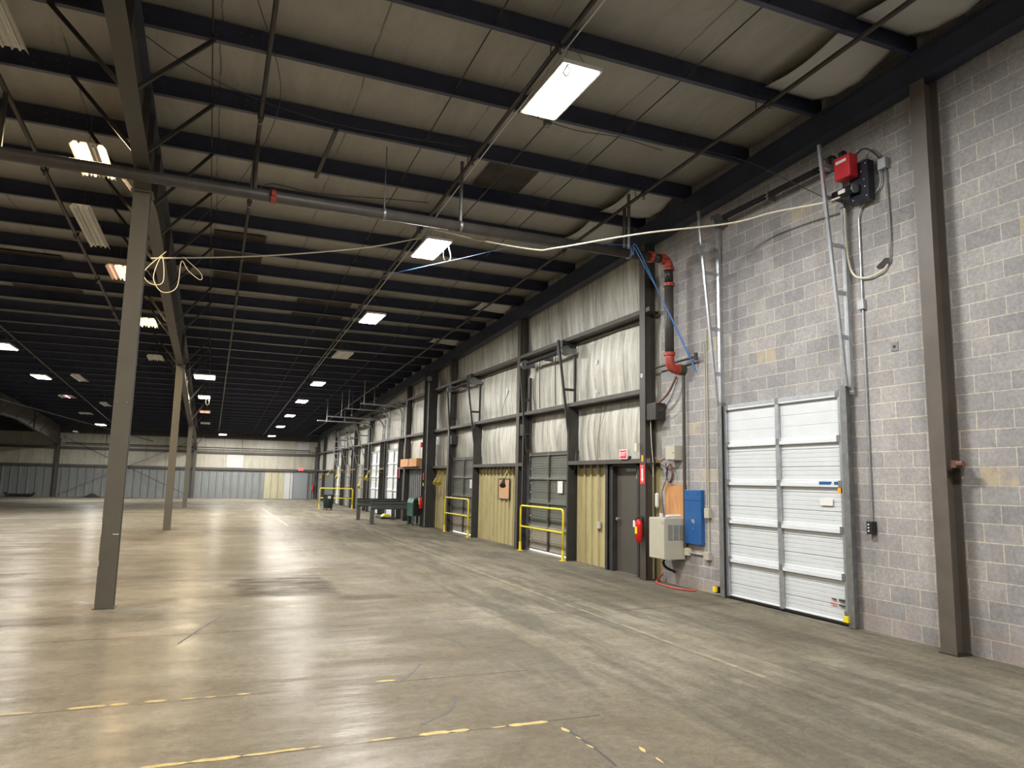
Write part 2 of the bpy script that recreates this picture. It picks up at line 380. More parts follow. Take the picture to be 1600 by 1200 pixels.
def text(body, size, loc, mat, parent, name='lettering', depth=.002, face='-x', bold=.0, sx=1):
    cu = bpy.data.curves.new('t', 'FONT'); cu.body = body; cu.size = size; cu.extrude = depth; cu.align_x = 'CENTER'; cu.align_y = 'CENTER'; cu.offset = bold
    t = bpy.data.objects.new('t', cu); C.objects.link(t)
    dg = bpy.context.evaluated_depsgraph_get(); me = bpy.data.meshes.new_from_object(t.evaluated_get(dg)); bpy.data.objects.remove(t)
    off = parent['_o']
    for v in me.vertices:
        x, y, z = v.co; x *= sx
        if face == '-x': v.co = (loc[0]-z-off[0], loc[1]-x-off[1], loc[2]+y-off[2])
        else: v.co = (loc[0]+x-off[0], loc[1]-z-off[1], loc[2]+y-off[2])
    me.materials.clear(); me.materials.append(mat)
    o = bpy.data.objects.new(name, me); C.objects.link(o); o.parent = parent; o['_o'] = list(off); return o
ORD = ['first','second','third','fourth','fifth','sixth','seventh','eighth','ninth','tenth','eleventh','twelfth','thirteenth','fourteenth','fifteenth','sixteenth','seventeenth','eighteenth','nineteenth','twentieth']
for _t in ('twenty','thirty'):
    if _t == 'thirty': ORD.append('thirtieth')
    ORD += [_t+'-'+ORD[i] for i in range(9)]

# ------------------------------------------------------------------ camera
cam = bpy.data.cameras.new('camera'); co = bpy.data.objects.new('camera', cam); C.objects.link(co)
yaw, pitch, roll = .3904, .1329, .0210
f = Vector((math.sin(yaw)*math.cos(pitch), math.cos(yaw)*math.cos(pitch), math.sin(pitch)))
r = Vector((math.cos(yaw), -math.sin(yaw), 0)); u = r.cross(f)
r2 = r*math.cos(roll) + u*math.sin(roll); u2 = -r*math.sin(roll) + u*math.cos(roll)
from mathutils import Matrix
mw = Matrix(((r2.x, u2.x, -f.x, 0), (r2.y, u2.y, -f.y, 0), (r2.z, u2.z, -f.z, 1.78), (0,0,0,1)))
co.matrix_world = mw
cam.sensor_width = 36; cam.lens = 1124.6/1600*36; cam.clip_start = .05; cam.clip_end = 300
bpy.context.scene.camera = co

# ------------------------------------------------------------------ setting
YN, YD, XL = -8.0, 58.5, -26.0
def structure(o, label=None, cat=None): return tag(o, label, cat, None, 'structure')
fl = MB(); fl.poly([(XL,YN,0),(XW+.05,YN,0),(XW+.05,YD,0),(XL,YD,0)])
o = fl.build('floor', M_floor, origin=(0,0,0), solid=.02); o.modifiers[0].offset = -1
structure(o, 'worn beige concrete floor with saw cut joints and tyre marks', 'floor')
fo = MB(); fo.box(XW+.06, XW+6, 10, 30, -.12, -.02)
structure(fo.build('floor_outside', M_out), 'pale dock apron outside seen through the gaps under the grey doors', 'ground')

# ceiling: vinyl faced insulation sagging a little between the purlins
PY = [8.83 + 1.524*k for k in range(-8, 33)]
rows = []
y = YN
while y < YD+.3:
    ph = ((y-8.83)/1.524) % 1.0
    row = []
    x = XL
    while x < XW+.16:
        seam = abs(((x+.35)/1.5) % 1.0 - .5)*2
        z = roofz(DK, y) - .020*math.sin(PI*ph) + .012*max(0, seam-.86)/.14 + .014*noise.noise((x*.9, y*.5, 3))
        row.append((x, y, z)); x += .25
    rows.append(row); y += .381
o = MB().sheet(rows).build('ceiling', M_roofvinyl, origin=(0,0,0), smooth=True)
structure(o, 'tan vinyl faced roof insulation between the purlins', 'ceiling')
# dark roof above it so that no daylight leaks
o = MB().hexa([(XL,YN,roofz(DK+.06,YN)),(XW+.4,YN,roofz(DK+.06,YN)),(XW+.4,YD+.3,roofz(DK+.06,YD+.3)),(XL,YD+.3,roofz(DK+.06,YD+.3)),
               (XL,YN,roofz(DK+.12,YN)),(XW+.4,YN,roofz(DK+.12,YN)),(XW+.4,YD+.3,roofz(DK+.12,YD+.3)),(XL,YD+.3,roofz(DK+.12,YD+.3))]).build('roof_deck', M_dark, origin=(0,0,0))
structure(o, 'metal roof deck above the insulation', 'roof')

# block wall
YB = 11.45
o = MB().hexa([(XW,YN,0),(XW+.2,YN,0),(XW+.2,YB,0),(XW,YB,0),(XW,YN,roofz(DK,YN)+.05),(XW+.2,YN,roofz(DK,YN)+.05),(XW+.2,YB,roofz(DK,YB)+.05),(XW,YB,roofz(DK,YB)+.05)]).build('wall_right', M_block, origin=(0,0,0))
structure(o, 'grey concrete block wall with pale mortar joints', 'wall')
# insulated wall above 2.24 m
GZ = (2.24, 3.575, 5.138)
COLY = [5.68, 11.72, 17.85, 24.0, 30.1, 37.9, 42.2, 49.2, 54.6]
def pillow(y, z, seed):
    zs = [2.2, 3.56, 5.12, 7.4]
    v = 0
    for a, b in zip(zs, zs[1:]):
        if a <= z <= b: v = math.sin(PI*min(1, (z-a)/(b-a)))
    c = (y/1.22) % 1.0
    return -.045*v - .02*abs(math.sin(PI*c))*v + .022*noise.noise((y*1.1, z*.35, seed)) + .012*noise.noise((y*4.5, z*.6, seed+5))
rows = []
y = YB
while y <= YD+.01:
    zt = roofz(DK, y)+.03; n = 26
    rows.append([(XW+.07+pillow(y, 2.16+(zt-2.16)*i/n, 1), y, 2.16+(zt-2.16)*i/n) for i in range(n+1)])
    y += .15 if y < 31 else .3
o = MB().sheet(rows).build('wall_right_insulated', M_wallvinyl, origin=(0,0,0), smooth=True)
structure(o, 'stained white insulation blanket on the upper right wall', 'wall')
o = MB().hexa([(XW+.2,YB,2.2),(XW+.28,YB,2.2),(XW+.28,YD,2.2),(XW+.2,YD,2.2),(XW+.2,YB,roofz(DK,YB)+.1),(XW+.28,YB,roofz(DK,YB)+.1),(XW+.28,YD,roofz(DK,YD)+.1),(XW+.2,YD,roofz(DK,YD)+.1)]).build('wall_right_sheeting', M_dark, origin=(0,0,0))
structure(o, 'outer metal sheeting behind the insulation blanket', 'wall')
# ribbed lower panels between the doors.  [door y0, y1, top]
DOORS = [(14.98,17.38,2.46), (21.50,23.86,2.46), (31.45,34.0,3.06), (35.2,37.75,3.06), (39.1,41.4,2.46), (43.05,45.35,2.46), (46.55,49.0,2.46)]
def ribbed(y0, y1, x, z0, z1):
    mb = MB(); prof = []; y = y0
    while y < y1-.001:
        for dy, dx in ((0, 0), (.215, 0), (.222, -.040), (.27, -.040), (.277, 0), (.30, 0)):
            if y+dy <= y1: prof.append((x+dx, y+dy))
        y += .30
    prof.append((x, y1))
    mb.sheet([[(p[0], p[1], z0) for p in prof], [(p[0], p[1], z1) for p in prof]]); return mb
segs = [(YB, 12.05, M_khaki), (13.28, 14.90, M_khaki), (17.46, 21.42, M_khaki), (23.94, 27.3, M_khaki), (27.3, 31.35, M_bluegrey), (34.1, 35.1, M_bluegrey), (37.85, 39.0, M_bluegrey), (41.5, 42.95, M_bluegrey), (45.45, 46.45, M_bluegrey), (49.1, YD, M_bluegrey)]
words = ['khaki ribbed panel beside the block wall', 'khaki ribbed panel between the grey roll door and the brown door', 'khaki ribbed panel with the cork board', 'khaki ribbed panel behind the wide dark column', 'blue grey ribbed panel behind the guardrail barrier', 'ribbed panel between the two white doors', 'ribbed panel past the white doors', 'ribbed panel between the far grey doors', 'ribbed panel before the last white door', 'grey ribbed panel in the far right corner']
for (a, b, m), w in zip(segs, words):
    o = ribbed(a, b, XW, 0, 2.2).build('wall_right_panel', m, origin=(0,0,0), solid=.004); structure(o, w, 'wall panel')

# far wall
fx = [(-26, 3.80, M_bluegrey), (3.80, 5.20, M_khakip), (5.20, 5.86, M_loose), (5.86, XW+.05, M_bluegrey)]
fw = ['blue grey ribbed panels along the bottom of the far wall', 'khaki ribbed panel in the far wall left of the grey door', 'white board panel beside the far grey door', 'grey ribbed panel in the corner of the far wall']
for (a, b, m), w in zip(fx, fw):
    mb = MB(); prof = []; x = a
    while x < b-.001:
        for dx, dy in ((0, 0), (.36, 0), (.40, -.05), (.46, -.05), (.50, 0)):
            if x+dx <= b: prof.append((x+dx, YD+dy))
        x += .5
    prof.append((b, YD)); mb.sheet([[(p[0], p[1], 0) for p in prof], [(p[0], p[1], 2.15) for p in prof]])
    structure(mb.build('wall_far_panel', m, origin=(0,0,0), solid=.004), w, 'wall panel')
rows = []
x = -26
while x <= XW+.1:
    rows.append([(x, YD+.05-.03*abs(math.sin(PI*x/1.3))-.02*noise.noise((x*1.2, z*.5, 9)), z) for z in [2.1+.2*i for i in range(18)]])
    x += .3
structure(MB().sheet(rows).build('wall_far', M_farvinyl, origin=(0,0,0), smooth=True), 'cream insulation blanket on the upper far wall', 'wall')
structure(MB().box(XL, XW+.3, YD+.15, YD+.25, 0, 5.6).build('wall_far_sheeting', M_dark, origin=(0,0,0)), 'outer metal sheeting of the far wall', 'wall')
structure(MB().box(XL-.2, XL, YN, YD+.2, 0, 8).build('wall_left', M_farvinyl, origin=(0,0,0)), 'side wall of the warehouse out of frame on the left', 'wall')
structure(MB().box(XL, XW+.3, YN-.2, YN, 0, 8).build('wall_near', M_block, origin=(0,0,0)), 'wall of the warehouse behind the camera', 'wall')

# ------------------------------------------------------------------ steel frame
def isec(mb, cx, cy, z0, z1, wy, dx, t=.012, slope=0):   # I column, flanges facing x
    for s in (-1, 1):
        x = cx + s*(dx/2 - t/2); mb.box(x-t/2, x+t/2, cy-wy/2, cy+wy/2, z0, z1)
    mb.box(cx-dx/2+t, cx+dx/2-t, cy-t/2, cy+t/2, z0, z1); return mb
def isecy(mb, cx, cy, z0, z1, wx, dy, t=.014):           # I column, flanges facing y
    for s in (-1, 1):
        y = cy + s*(dy/2 - t/2); mb.box(cx-wx/2, cx+wx/2, y-t/2, y+t/2, z0, z1)
    mb.box(cx-t/2, cx+t/2, cy-dy/2+t, cy+dy/2-t, z0, z1); return mb
colw = ['dark steel wall column on the block wall right of the white door', 'dark steel wall column beside the brown door with the extinguisher hung on it', 'dark steel wall column between the two grey roll doors', 'dark steel wall column left of the farther grey roll door', 'steel wall column between the wood crate and the white doors', 'steel wall column past the two tall white doors', 'steel wall column behind the yellow railing, nearest the bin', 'steel wall column left of the last white door', 'last steel wall column before the far right corner']
for y, w in zip(COLY, colw):
    t = thing('wall_column', w, 'column', ((XF+XW)/2, y, 0), 'columns along the right wall')
    zt = roofz(6.89, y)
    isec(MB(), XF+.115, y, .012, zt, .19, .23).build('column_shaft', M_wcol if y < 6 else M_steel, t)
    MB().box(XF-.01, XW-.02, y-.11, y+.11, 0, .014).build('base_plate', M_dark, t)
    if y in (11.72, 17.85, 24.0):
        MB().box(XF+.02, XF+.235, y-.42 if y == 11.72 else y-.3, y-.1, 2.96, 3.27).build('bracket', M_dark, t)
# wide column standing in front of the wall
t = thing('wide_column', 'wide dark steel column with a conduit beside the guardrail barrier', 'column', (7.5, 26.2, 0))
isecy(MB(), 7.48, 26.2, .014, roofz(6.9, 26.2)-.02, .42, .36).build('column_shaft', M_dark, t)
MB().box(7.26, 7.74, 25.98, 26.42, 0, .016).build('base_plate', M_dark, t)
MB().cyl((7.33, 25.98, 0.02), (7.33, 25.98, 5.35), .025, 8).build('conduit', M_galvd, t)
MB().cyl((7.33, 25.99, 5.5), (7.33, 25.95, 5.5), .10, 16).build('lamp_bowl', M_galvd, t)
# interior columns
capz = {11.11: 5.72, 25.55: 5.26, 41.95: 4.30}
iw = ['tall brown steel column nearest the camera, with scratch marks', 'second brown steel column behind the nearest one', 'third and farthest free standing brown steel column']
for (y, z), w in zip(capz.items(), iw):
    t = thing('steel_column', w, 'column', (-1.18, y, 0), 'free standing columns')
    isecy(MB(), -1.18, y, .012, z-.02, .215, .22).build('column_shaft', M_intsteel, t)
    MB().box(-1.31, -1.05, y-.13, y+.13, 0, .012).build('base_plate', M_steel, t)
    MB().box(-1.32, -1.04, y-.16, y+.16, z-.02, z).build('cap_plate', M_intsteel, t)
    if y < 12:
        MB().box(-1.285, -1.28, 10.985, 11.0, .55, .62).box(-1.290, -1.284, 10.990, 11.02, .95, 1.13).build('scratch', M_paper, t)
        MB().box(-1.15, -1.08, 10.993, 10.9995, .955, .965).build('paint_chip', M_paper, t)
        for sx in (-1.245, -1.125): MB().cyl((sx, 10.985, 2.72), (sx, 11.0, 2.72), .008, 8).build('bolt', M_galv, t)
for x, w in ((-1.2, 'steel column on the far wall in line with the free standing columns'), (-9.9, 'steel column on the far wall at the left under the haunched girder'), (7.55, 'steel column in the far right corner')):
    t = thing('far_wall_column', w, 'column', (x, YD-.22, 0), 'columns on the far wall')
    isecy(MB(), x, YD-.20, .012, 4.05, .2, .28).build('column_shaft', M_steel, t)
    MB().box(x-.13, x+.13, YD-.36, YD-.05, 0, .012).build('base_plate', M_dark, t)
t = thing('steel_column', 'free standing brown steel column at the left edge of the hall', 'column', (-9.9, 41.95, 0), 'free standing columns')
isecy(MB(), -9.9, 41.95, .012, 4.28, .215, .22).build('column_shaft', M_intsteel, t)
MB().box(-10.03, -9.77, 41.82, 42.08, 0, .012).build('base_plate', M_steel, t)

# purlins: Z sections running across the hall
def z_profile(h=.225, t=.006, fl=.07):
    return [(0,0),(-fl,0),(-fl,.02),(-fl+t,.02),(-fl+t,t),(0-t*0,t)]
vis = 0
for k, y in enumerate(PY):
    if y < 5: continue
    z = roofz(PB, y)
    mb = MB()
    prof = [(y-.065, z), (y+.006, z), (y+.006, z+.284), (y+.07, z+.284), (y+.07, z+.290), (y, z+.290), (y, z+.006), (y-.059, z+.006), (y-.059, z+.022), (y-.065, z+.022)]
    mb.prism(prof, 'x', XL+.05, XW-.06)
    nb = len(mb.f)
    if vis < 12:
        for cx in (-1.18, 6.75, -2.3, .0):
            for q in range(5):
                for dz in (.10, .20):
                    mb.box(cx-.3+.13*q-.006, cx-.3+.13*q+.006, y-.008, y+.001, z+dz-.006, z+dz+.006)
    o = mb.build('purlin', M_purlin); o.data.materials.append(M_galvd)
    for p in list(o.data.polygons)[nb:]: p.material_index = 1
    vis += 1
    tag(o, 'dark steel roof purlin, %s from the camera, counted from the top right corner' % ORD[vis-1], 'purlin', 'roof purlins')

# girders in the depth direction
def girder(name, label, gx, prof, braces, z_hi=None):
    t = thing(name, label, 'girder', (gx, 10, 5.5), 'main girders')
    ys = [p[0] for p in prof]
    rows = [[(gx-.006, p[0], p[1]), (gx-.006, p[0], roofz(PB, p[0])-.014)] for p in prof]
    rows2 = [[(gx+.006, p[0], p[1]), (gx+.006, p[0], roofz(PB, p[0])-.014)] for p in prof]
    MB().sheet(rows).sheet(rows2).build('web', M_gird, t)
    b = MB(); tp = MB()
    for a, c in zip(prof, prof[1:]):
        b.bar((gx, a[0], a[1]), (gx, c[0], c[1]), .20, .016)
        tp.bar((gx, a[0], roofz(PB, a[0])-.009), (gx, c[0], roofz(PB, c[0])-.009), .20, .014)
    b.build('bottom_flange', M_gird, t); tp.build('top_flange', M_purlin, t)
    for y in [p[0] for p in prof if p[0] > 5][::2]:
        zb = zat(prof, y)
        MB().box(gx-.09, gx+.09, y-.005, y+.005, zb+.01, roofz(PB, y)-.016).build('stiffener', M_steel, t)
    for y in braces:
        zb = zat(prof, y)
        for s in (-1, 1):
            MB().bar((gx+s*.09, y-.03, zb+.02), (gx+s*.86, y-.03, roofz(PB, y)+.02), .045, .045).build('flange_brace', M_dark, t)
    return t
def zat(prof, y):
    for a, b in zip(prof, prof[1:]):
        if a[0] <= y <= b[0]: return a[1] + (b[1]-a[1])*(y-a[0])/(b[0]-a[0])
    return prof[-1][1]
G1 = [(-7.5,6.85),(0,6.5),(5,6.36),(8,6.22),(9.3,6.07),(10.2,6.03),(10.8,5.95),(10.93,5.73),(11.29,5.73),(12.2,5.86),(13,5.86),(15.5,5.70),(20,5.43),(25.2,5.27),(25.9,5.27),(30.5,5.0),(36,4.6),(41.6,4.31),(42.3,4.31),(46,4.5),(50,4.3),(55,3.95),(57.95,3.5)]
girder('main_girder', 'deep brown steel girder running away over the free standing columns', -1.18, G1, [PY[i] for i in range(6, 41) if i < 14 or i in (15, 16, 19, 20, 21, 24, 28, 31, 34, 37, 39)])
G2 = [(20,5.6),(30,5.1),(38,4.75),(41.6,4.5),(42.3,4.5),(46,4.5),(50,4.22),(54,3.95),(57.95,3.6)]
girder('main_girder', 'haunched steel girder meeting the far wall at the left of the hall', -9.9, G2, [PY[i] for i in (24, 26, 28, 30, 32, 34, 36, 38)])
# rafter along the right wall
t = thing('wall_rafter', 'dark sloping rafter along the top of the right wall', 'rafter', (XF+.1, 10, 6.4))
y0, y1 = YN+.1, YD-.1
def slab(mb, x0, x1, z0, z1): return mb.hexa([(x0,y0,roofz(z0,y0)),(x1,y0,roofz(z0,y0)),(x1,y1,roofz(z0,y1)),(x0,y1,roofz(z0,y1)),(x0,y0,roofz(z1,y0)),(x1,y0,roofz(z1,y0)),(x1,y1,roofz(z1,y1)),(x0,y1,roofz(z1,y1))])
slab(MB(), XF-.01, XF+.21, 6.895, 6.915).build('bottom_flange', M_raft, t)
slab(MB(), XF-.01, XF+.21, 7.26, 7.28).build('top_flange', M_purlin, t)
slab(MB(), XF+.02, XF+.035, 6.915, 7.26).build('web', M_raft, t)
# eave beam on the far wall
tag(MB().box(XL+.05, XW-.1, YD-.28, YD-.06, 4.42, 4.9).build('eave_beam', M_dark), 'dark eave beam along the top of the far wall', 'beam')

# girts on the right wall
def girt(y0, y1, z, label, depth=.215):
    mb = MB(); mb.box(XF+.005, XF+.013, y0, y1, z-.085, z); mb.box(XF+.013, XF+.013+depth, y0, y1, z-.085, z-.078)
    mb.box(XF+.005+depth, XF+.013+depth, y0, y1, z-.155, z-.078)
    tag(mb.build('wall_girt', M_girt), label, 'girt', 'girts on the right wall')
bays = [(11.82, 17.75), (17.95, 23.9), (24.1, 30.0), (30.2, 37.8), (38.0, 42.1), (42.3, 49.1), (49.3, 54.5), (54.7, 58.1)]
bn = ['bay over the brown door', 'bay over the cork board', 'bay behind the wide column', 'bay of the two tall white doors', 'bay past the tall white doors', 'bay behind the yellow railing', 'bay past the last white door', 'bay at the far corner']
lv = ['lowest', 'middle', 'top']
for (a, b), n in zip(bays, bn):
    for i, z in enumerate(GZ):
        if i == 0:
            cuts = [a]
            for d in DOORS:
                if a <= d[0] < b: cuts += [d[0]-.12, min(d[1]+.12, b)]
            cuts.append(b)
            parts = [(cuts[q], cuts[q+1]) for q in range(0, len(cuts)-1, 2) if cuts[q+1]-cuts[q] > .2]
            for q, (c, d) in enumerate(parts):
                girt(c, d, z, 'lowest steel girt, %s, %s' % (n, 'whole width' if len(parts) == 1 else ORD[q]+' piece from the right'))
        else:
            girt(a, b, z, '%s steel girt of the %s' % (lv[i], n))
girt(YB+.02, 11.6, 2.24, 'short lowest girt between the column and the block wall'); girt(YB+.02, 11.6, 5.138, 'short top girt between the column and the block wall')
for z, w in ((2.20, 'lower'), (3.42, 'upper')):
    tag(MB().box(XL+.05, XW-.1, YD-.2, YD-.19, z-.1, z+.06).box(XL+.05, XW-.1, YD-.19, YD-.075, z-.1, z-.09).build('far_wall_girt', M_girt), '%s dark girt across the far wall' % w, 'girt', 'girts on the far wall')
# cross bracing rods on the far wall
tag(MB().cyl((-9.7, YD-.24, .15), (-1.4, YD-.24, 4.2), .014, 6).build('brace_rod', M_dark), 'thin brace rod rising to the right on the far wall', 'rod', 'brace rods')
tag(MB().cyl((-9.7, YD-.27, 4.2), (-1.4, YD-.27, .15), .014, 6).build('brace_rod', M_dark), 'thin brace rod falling to the right on the far wall', 'rod', 'brace rods')

# ------------------------------------------------------------------ sectional doors
def door_leaf(t, y0, y1, z0, z1, nsec, mats, stile, rib=.028, x=7.72, detail=True):
    h = (z1-z0)/nsec; ym = (y0+y1)/2
    for k in range(nsec):
        a = z0+k*h; b = a+h; m = mats[k] if isinstance(mats, list) else mats
        prof = [(x+.03, a), (x-.012, a), (x-.012, a+.045)]
        nr = 3 if (k == nsec-1 and nsec == 5) else 8
        zz = a+.05; st = (h-.11)/nr
        for q in range(nr):
            gw, gd = (.020, .016) if (q % 4 == 2 and nr == 8) else (.010, .010)
            prof += [(x+.004, zz+.002), (x+.000, zz+st-gw), (x+gd, zz+st-gw+.002), (x+gd, zz+st-.002)]
            zz += st
        prof += [(x-.002, b-.05), (x-.042, b-.046), (x-.042, b-.001), (x+.03, b-.001)]
        mb = MB(); mb.prism(prof, 'y', y0+.03, y1-.03)
        mb.build('door_section', m, t)
        if detail:
            for yy in (y0+.07, ym, y1-.07): MB().box(x-.05, x-.02, yy-.03, yy+.03, b-.05, b+.04).build('hinge', M_galvd, t)
    MB().box(x-.046, x-.010, ym-.035, ym+.035, z0+.02, z1-.01).build('centre_stile', stile, t)
    for s, yy in ((1, y0), (-1, y1)):
        MB().box(x-.046, x-.010, yy, yy+s*.06, z0+.02, z1-.01).build('end_stile', stile, t)
    MB().box(x-.045, x+.02, y0, y1, z1-.02, z1+.035).build('top_rail', stile, t)
    MB().box(x-.02, x+.03, y0+.02, y1-.02, z0-.004, z0+.03).build('bottom_seal', M_black if z0 < .03 else M_galvd, t)
def jamb_track(t, y, z1, x=7.66, m=None, w=.05):
    m = m or M_galvd
    MB().box(x-.03, x-.022, y-w, y+w, .01, z1).box(x-.022, x+.10, y-.004, y+.004, .01, z1).build('track', m, t)

# door 1: the white door in the block wall
t = thing('door_1', 'white ribbed sectional roll door in the block wall', 'door', (7.7, 8.33, 0), None, 'structure')
door_leaf(t, 7.13, 9.53, .02, 3.03, 5, M_white, M_galv)
for y in (7.06, 9.58): jamb_track(t, y, 3.12, m=M_galvd)
MB().box(7.675, 7.692, 7.18, 7.30, 2.02+.0-.21, 2.06-.21).box(7.675, 7.692, 7.36, 7.56, 1.81, 1.85).build('blue_sticker', M_blue, t)
tag_o = MB().box(7.674, 7.69, 7.17, 7.24, 1.70, 1.77); tag_o.build('orange_tag', M_orange, t)
MB().box(7.698, 7.71, 7.36, 7.58, 1.53, 1.62).build('label_plate', M_paper, t)
MB().box(7.700, 7.708, 7.20, 7.32, .30, .33).box(7.700, 7.708, 7.20, 7.32, .24, .26).box(7.700, 7.708, 7.36, 7.44, .31, .325).build('printed_mark', M_ink, t)
MB().box(7.700, 7.708, 7.36, 7.46, .245, .262).build('printed_red_mark', M_redp, t)
MB().box(7.66, 7.70, 7.12, 7.2, .14, .2).build('bottom_latch', M_galvd, t)
# grey dock doors, with a gap of daylight below
gl = [('door_2', 'grey dented sectional dock door with a paper notice, nearest the brown door', DOORS[0]), ('door_3', 'grey sectional dock door behind the smaller yellow railing', DOORS[1])]
for nm, lb, (a, b, z1) in gl:
    t = thing(nm, lb, 'door', (7.7, (a+b)/2, 0), None, 'structure')
    door_leaf(t, a, b, .06, z1, 4, [M_dirtyd, M_greyd, M_greyd, M_greyd], M_steel)
    for y in (a-.05, b+.05): jamb_track(t, y, 2.6, m=M_dark)
    MB().box(7.68, 7.69, a+.42 if nm == 'door_2' else a+.35, a+.68 if nm == 'door_2' else a+.55, 1.50, 1.78).build('paper_notice', M_paper, t)
dl = ['tall white sectional door nearest the wood crate', 'second tall white sectional door', 'grey sectional door past the tall white doors', 'farther grey sectional door behind the yellow railing', 'last warm white sectional door near the far corner']
dm = [M_white, M_white, M_dirtyd, M_dirtyd, M_warmwhite]
for i, ((a, b, z1), lb, m) in enumerate(zip(DOORS[2:], dl, dm)):
    t = thing('door_%d' % (i+4), lb, 'door', (7.7, (a+b)/2, 0), None, 'structure')
    door_leaf(t, a, b, .01, z1, 5 if z1 > 3 else 4, m, M_galvd, detail=False)
    for y in (a-.05, b+.05): jamb_track(t, y, z1+.1, m=M_galvd)

# door jamb posts, one on each side of every dock door
jn = ['nearer grey dock door', 'farther grey dock door', 'first tall white door', 'second tall white door', 'grey door past the white doors', 'grey door behind the railing', 'last white door']
for (a, b, z1), n in zip(DOORS, jn):
    for s, y in (('right', a-.14), ('left', b+.14)):
        mb = MB(); mb.box(XF+.01, XW+.02, y-.005, y+.005, 0, 3.49); mb.box(XF+.01, XF+.018, y-.07 if s == 'left' else y, y if s == 'left' else y+.07, 0, 3.49)
        tag(mb.build('door_jamb', M_dark), '%s dark jamb post of the %s' % (s, n), 'jamb post', 'jamb posts of the dock doors')
    structure(MB().box(XW+.0, XW+.05, a-.14, b+.14, z1-.02 if z1 < 2.6 else 3.0, z1+.03 if z1 < 2.6 else 3.06).build('trim_1', M_dark), 'header strip over the '+n, 'trim')

# personnel door
t = thing('door_9', 'brown steel personnel door behind the column with the extinguisher', 'door', (7.75, 12.62, 0), None, 'structure')
MB().box(7.76, 7.80, 12.12, 13.02, .01, 2.10).build('door_panel', M_door, t)
MB().box(XF+.12, XW+.04, 13.03, 13.12, 0, 2.16).box(XF+.12, XW+.04, 12.03, 12.11, 0, 2.16).box(XF+.12, XW+.04, 12.03, 13.12, 2.11, 2.16).build('door_frame', M_dark, t)
MB().box(XF+.10, XF+.12, 13.18, 13.30, 0, 2.16).box(XF+.1, XW, 13.18, 13.2, 0, 2.16).build('frame_post', M_dark, t)
k = MB().cyl((7.755, 12.90, 1.05), (7.70, 12.90, 1.05), .018, 10).cyl((7.70, 12.90, 1.05), (7.665, 12.90, 1.05), .032, 12).build('door_knob', M_galv, t)
MB().box(7.72, 7.76, 12.25, 12.60, 2.0, 2.06).build('door_closer', M_galvd, t)
MB().box(7.752, 7.759, 12.18, 12.28, 1.86, 1.98).build('white_sticker', M_paper, t)
# far door
t = thing('door_10', 'pale grey personnel door in the far wall under the exit sign', 'door', (6.4, YD-.08, 0), None, 'structure')
MB().box(5.92, 6.95, YD-.085, YD-.055, .01, 1.98).build('door_panel', paint('pale_grey_door', (.22,.235,.245), .4, 0, .04, 3, .02), t)
MB().box(5.86, 5.92, YD-.1, YD-.05, 0, 2.03).box(6.95, 7.0, YD-.1, YD-.05, 0, 2.03).box(5.86, 7.0, YD-.1, YD-.05, 1.98, 2.03).build('door_frame', M_galvd, t)
MB().cyl((6.82, YD-.085, .98), (6.82, YD-.14, .98), .035, 10).build('door_knob', M_galv, t)

# ------------------------------------------------------------------ lift tracks and springs
def lift(y, z0, zt, xt, label, m, xi=7.70, rungs=(), w=.035, xb=7.63):
    t = thing('lift_track', label, 'door track', (7.65, y, z0), 'lift tracks above the doors')
    MB().box(xi-.02, xi+.03, y-.03, y+.03, z0, zt-.25).build('wall_angle', m, t)
    mb = MB().bar((xb, y, z0+.05), (xt, y, zt), w, w*1.2, (0,1,0)); mb.build('sloping_rail', m, t)
    for z in rungs:
        tt = (z-z0)/(zt-z0); xo = xb+(xt-xb)*tt
        MB().box(xo, xi, y-.006, y+.006, z-.03, z+.03).build('rung', m, t)
    return t
lift(6.99, 3.05, 6.38, 7.31, 'galvanised lift track right of the white block wall door', M_galv, 7.70, (3.75, 4.35, 5.0, 5.65, 6.1))
lift(9.62, 3.02, 6.36, 7.30, 'galvanised lift track left of the white block wall door', M_galv, 7.70, (3.1, 3.6, 4.35, 5.3, 5.85))
lift(14.90, 2.45, 5.05, 7.28, 'dark lift track right of the nearer grey dock door', M_dark, 7.72, (3.0, 3.9), .045, 7.62)
lift(17.46, 2.45, 4.75, 7.42, 'dark lift track left of the nearer grey dock door', M_dark, 7.72, (3.0, 3.9), .045, 7.62)
lift(21.42, 2.45, 5.05, 7.28, 'dark lift track right of the farther grey dock door', M_dark, 7.72, (3.0, 3.9), .045, 7.62)
lift(23.94, 2.45, 4.9, 7.42, 'dark lift track left of the farther grey dock door', M_dark, 7.72, (3.0, 3.9), .045, 7.62)
lift(39.0, 2.45, 4.6, 7.0, 'lift track right of the grey door past the white doors', M_galvd, 7.7, (3.0, 3.5, 4.0), .04)
lift(41.5, 2.45, 4.6, 7.0, 'lift track left of the grey door past the white doors', M_galvd, 7.7, (3.0, 3.5, 4.0), .04)
lift(42.95, 2.45, 4.6, 7.1, 'lift track right of the grey door behind the railing', M_galvd, 7.7, (3.0, 3.5, 4.0), .04)
lift(45.45, 2.45, 4.6, 7.1, 'lift track left of the grey door behind the railing', M_galvd, 7.7, (3.0, 3.5, 4.0), .04)
lift(46.45, 2.45, 4.6, 7.2, 'lift track right of the last white door', M_galv, 7.7, (2.9, 3.3, 3.7, 4.1), .04)
lift(49.05, 2.45, 4.6, 7.2, 'lift track left of the last white door', M_galv, 7.7, (2.9, 3.3, 3.7, 4.1), .04)
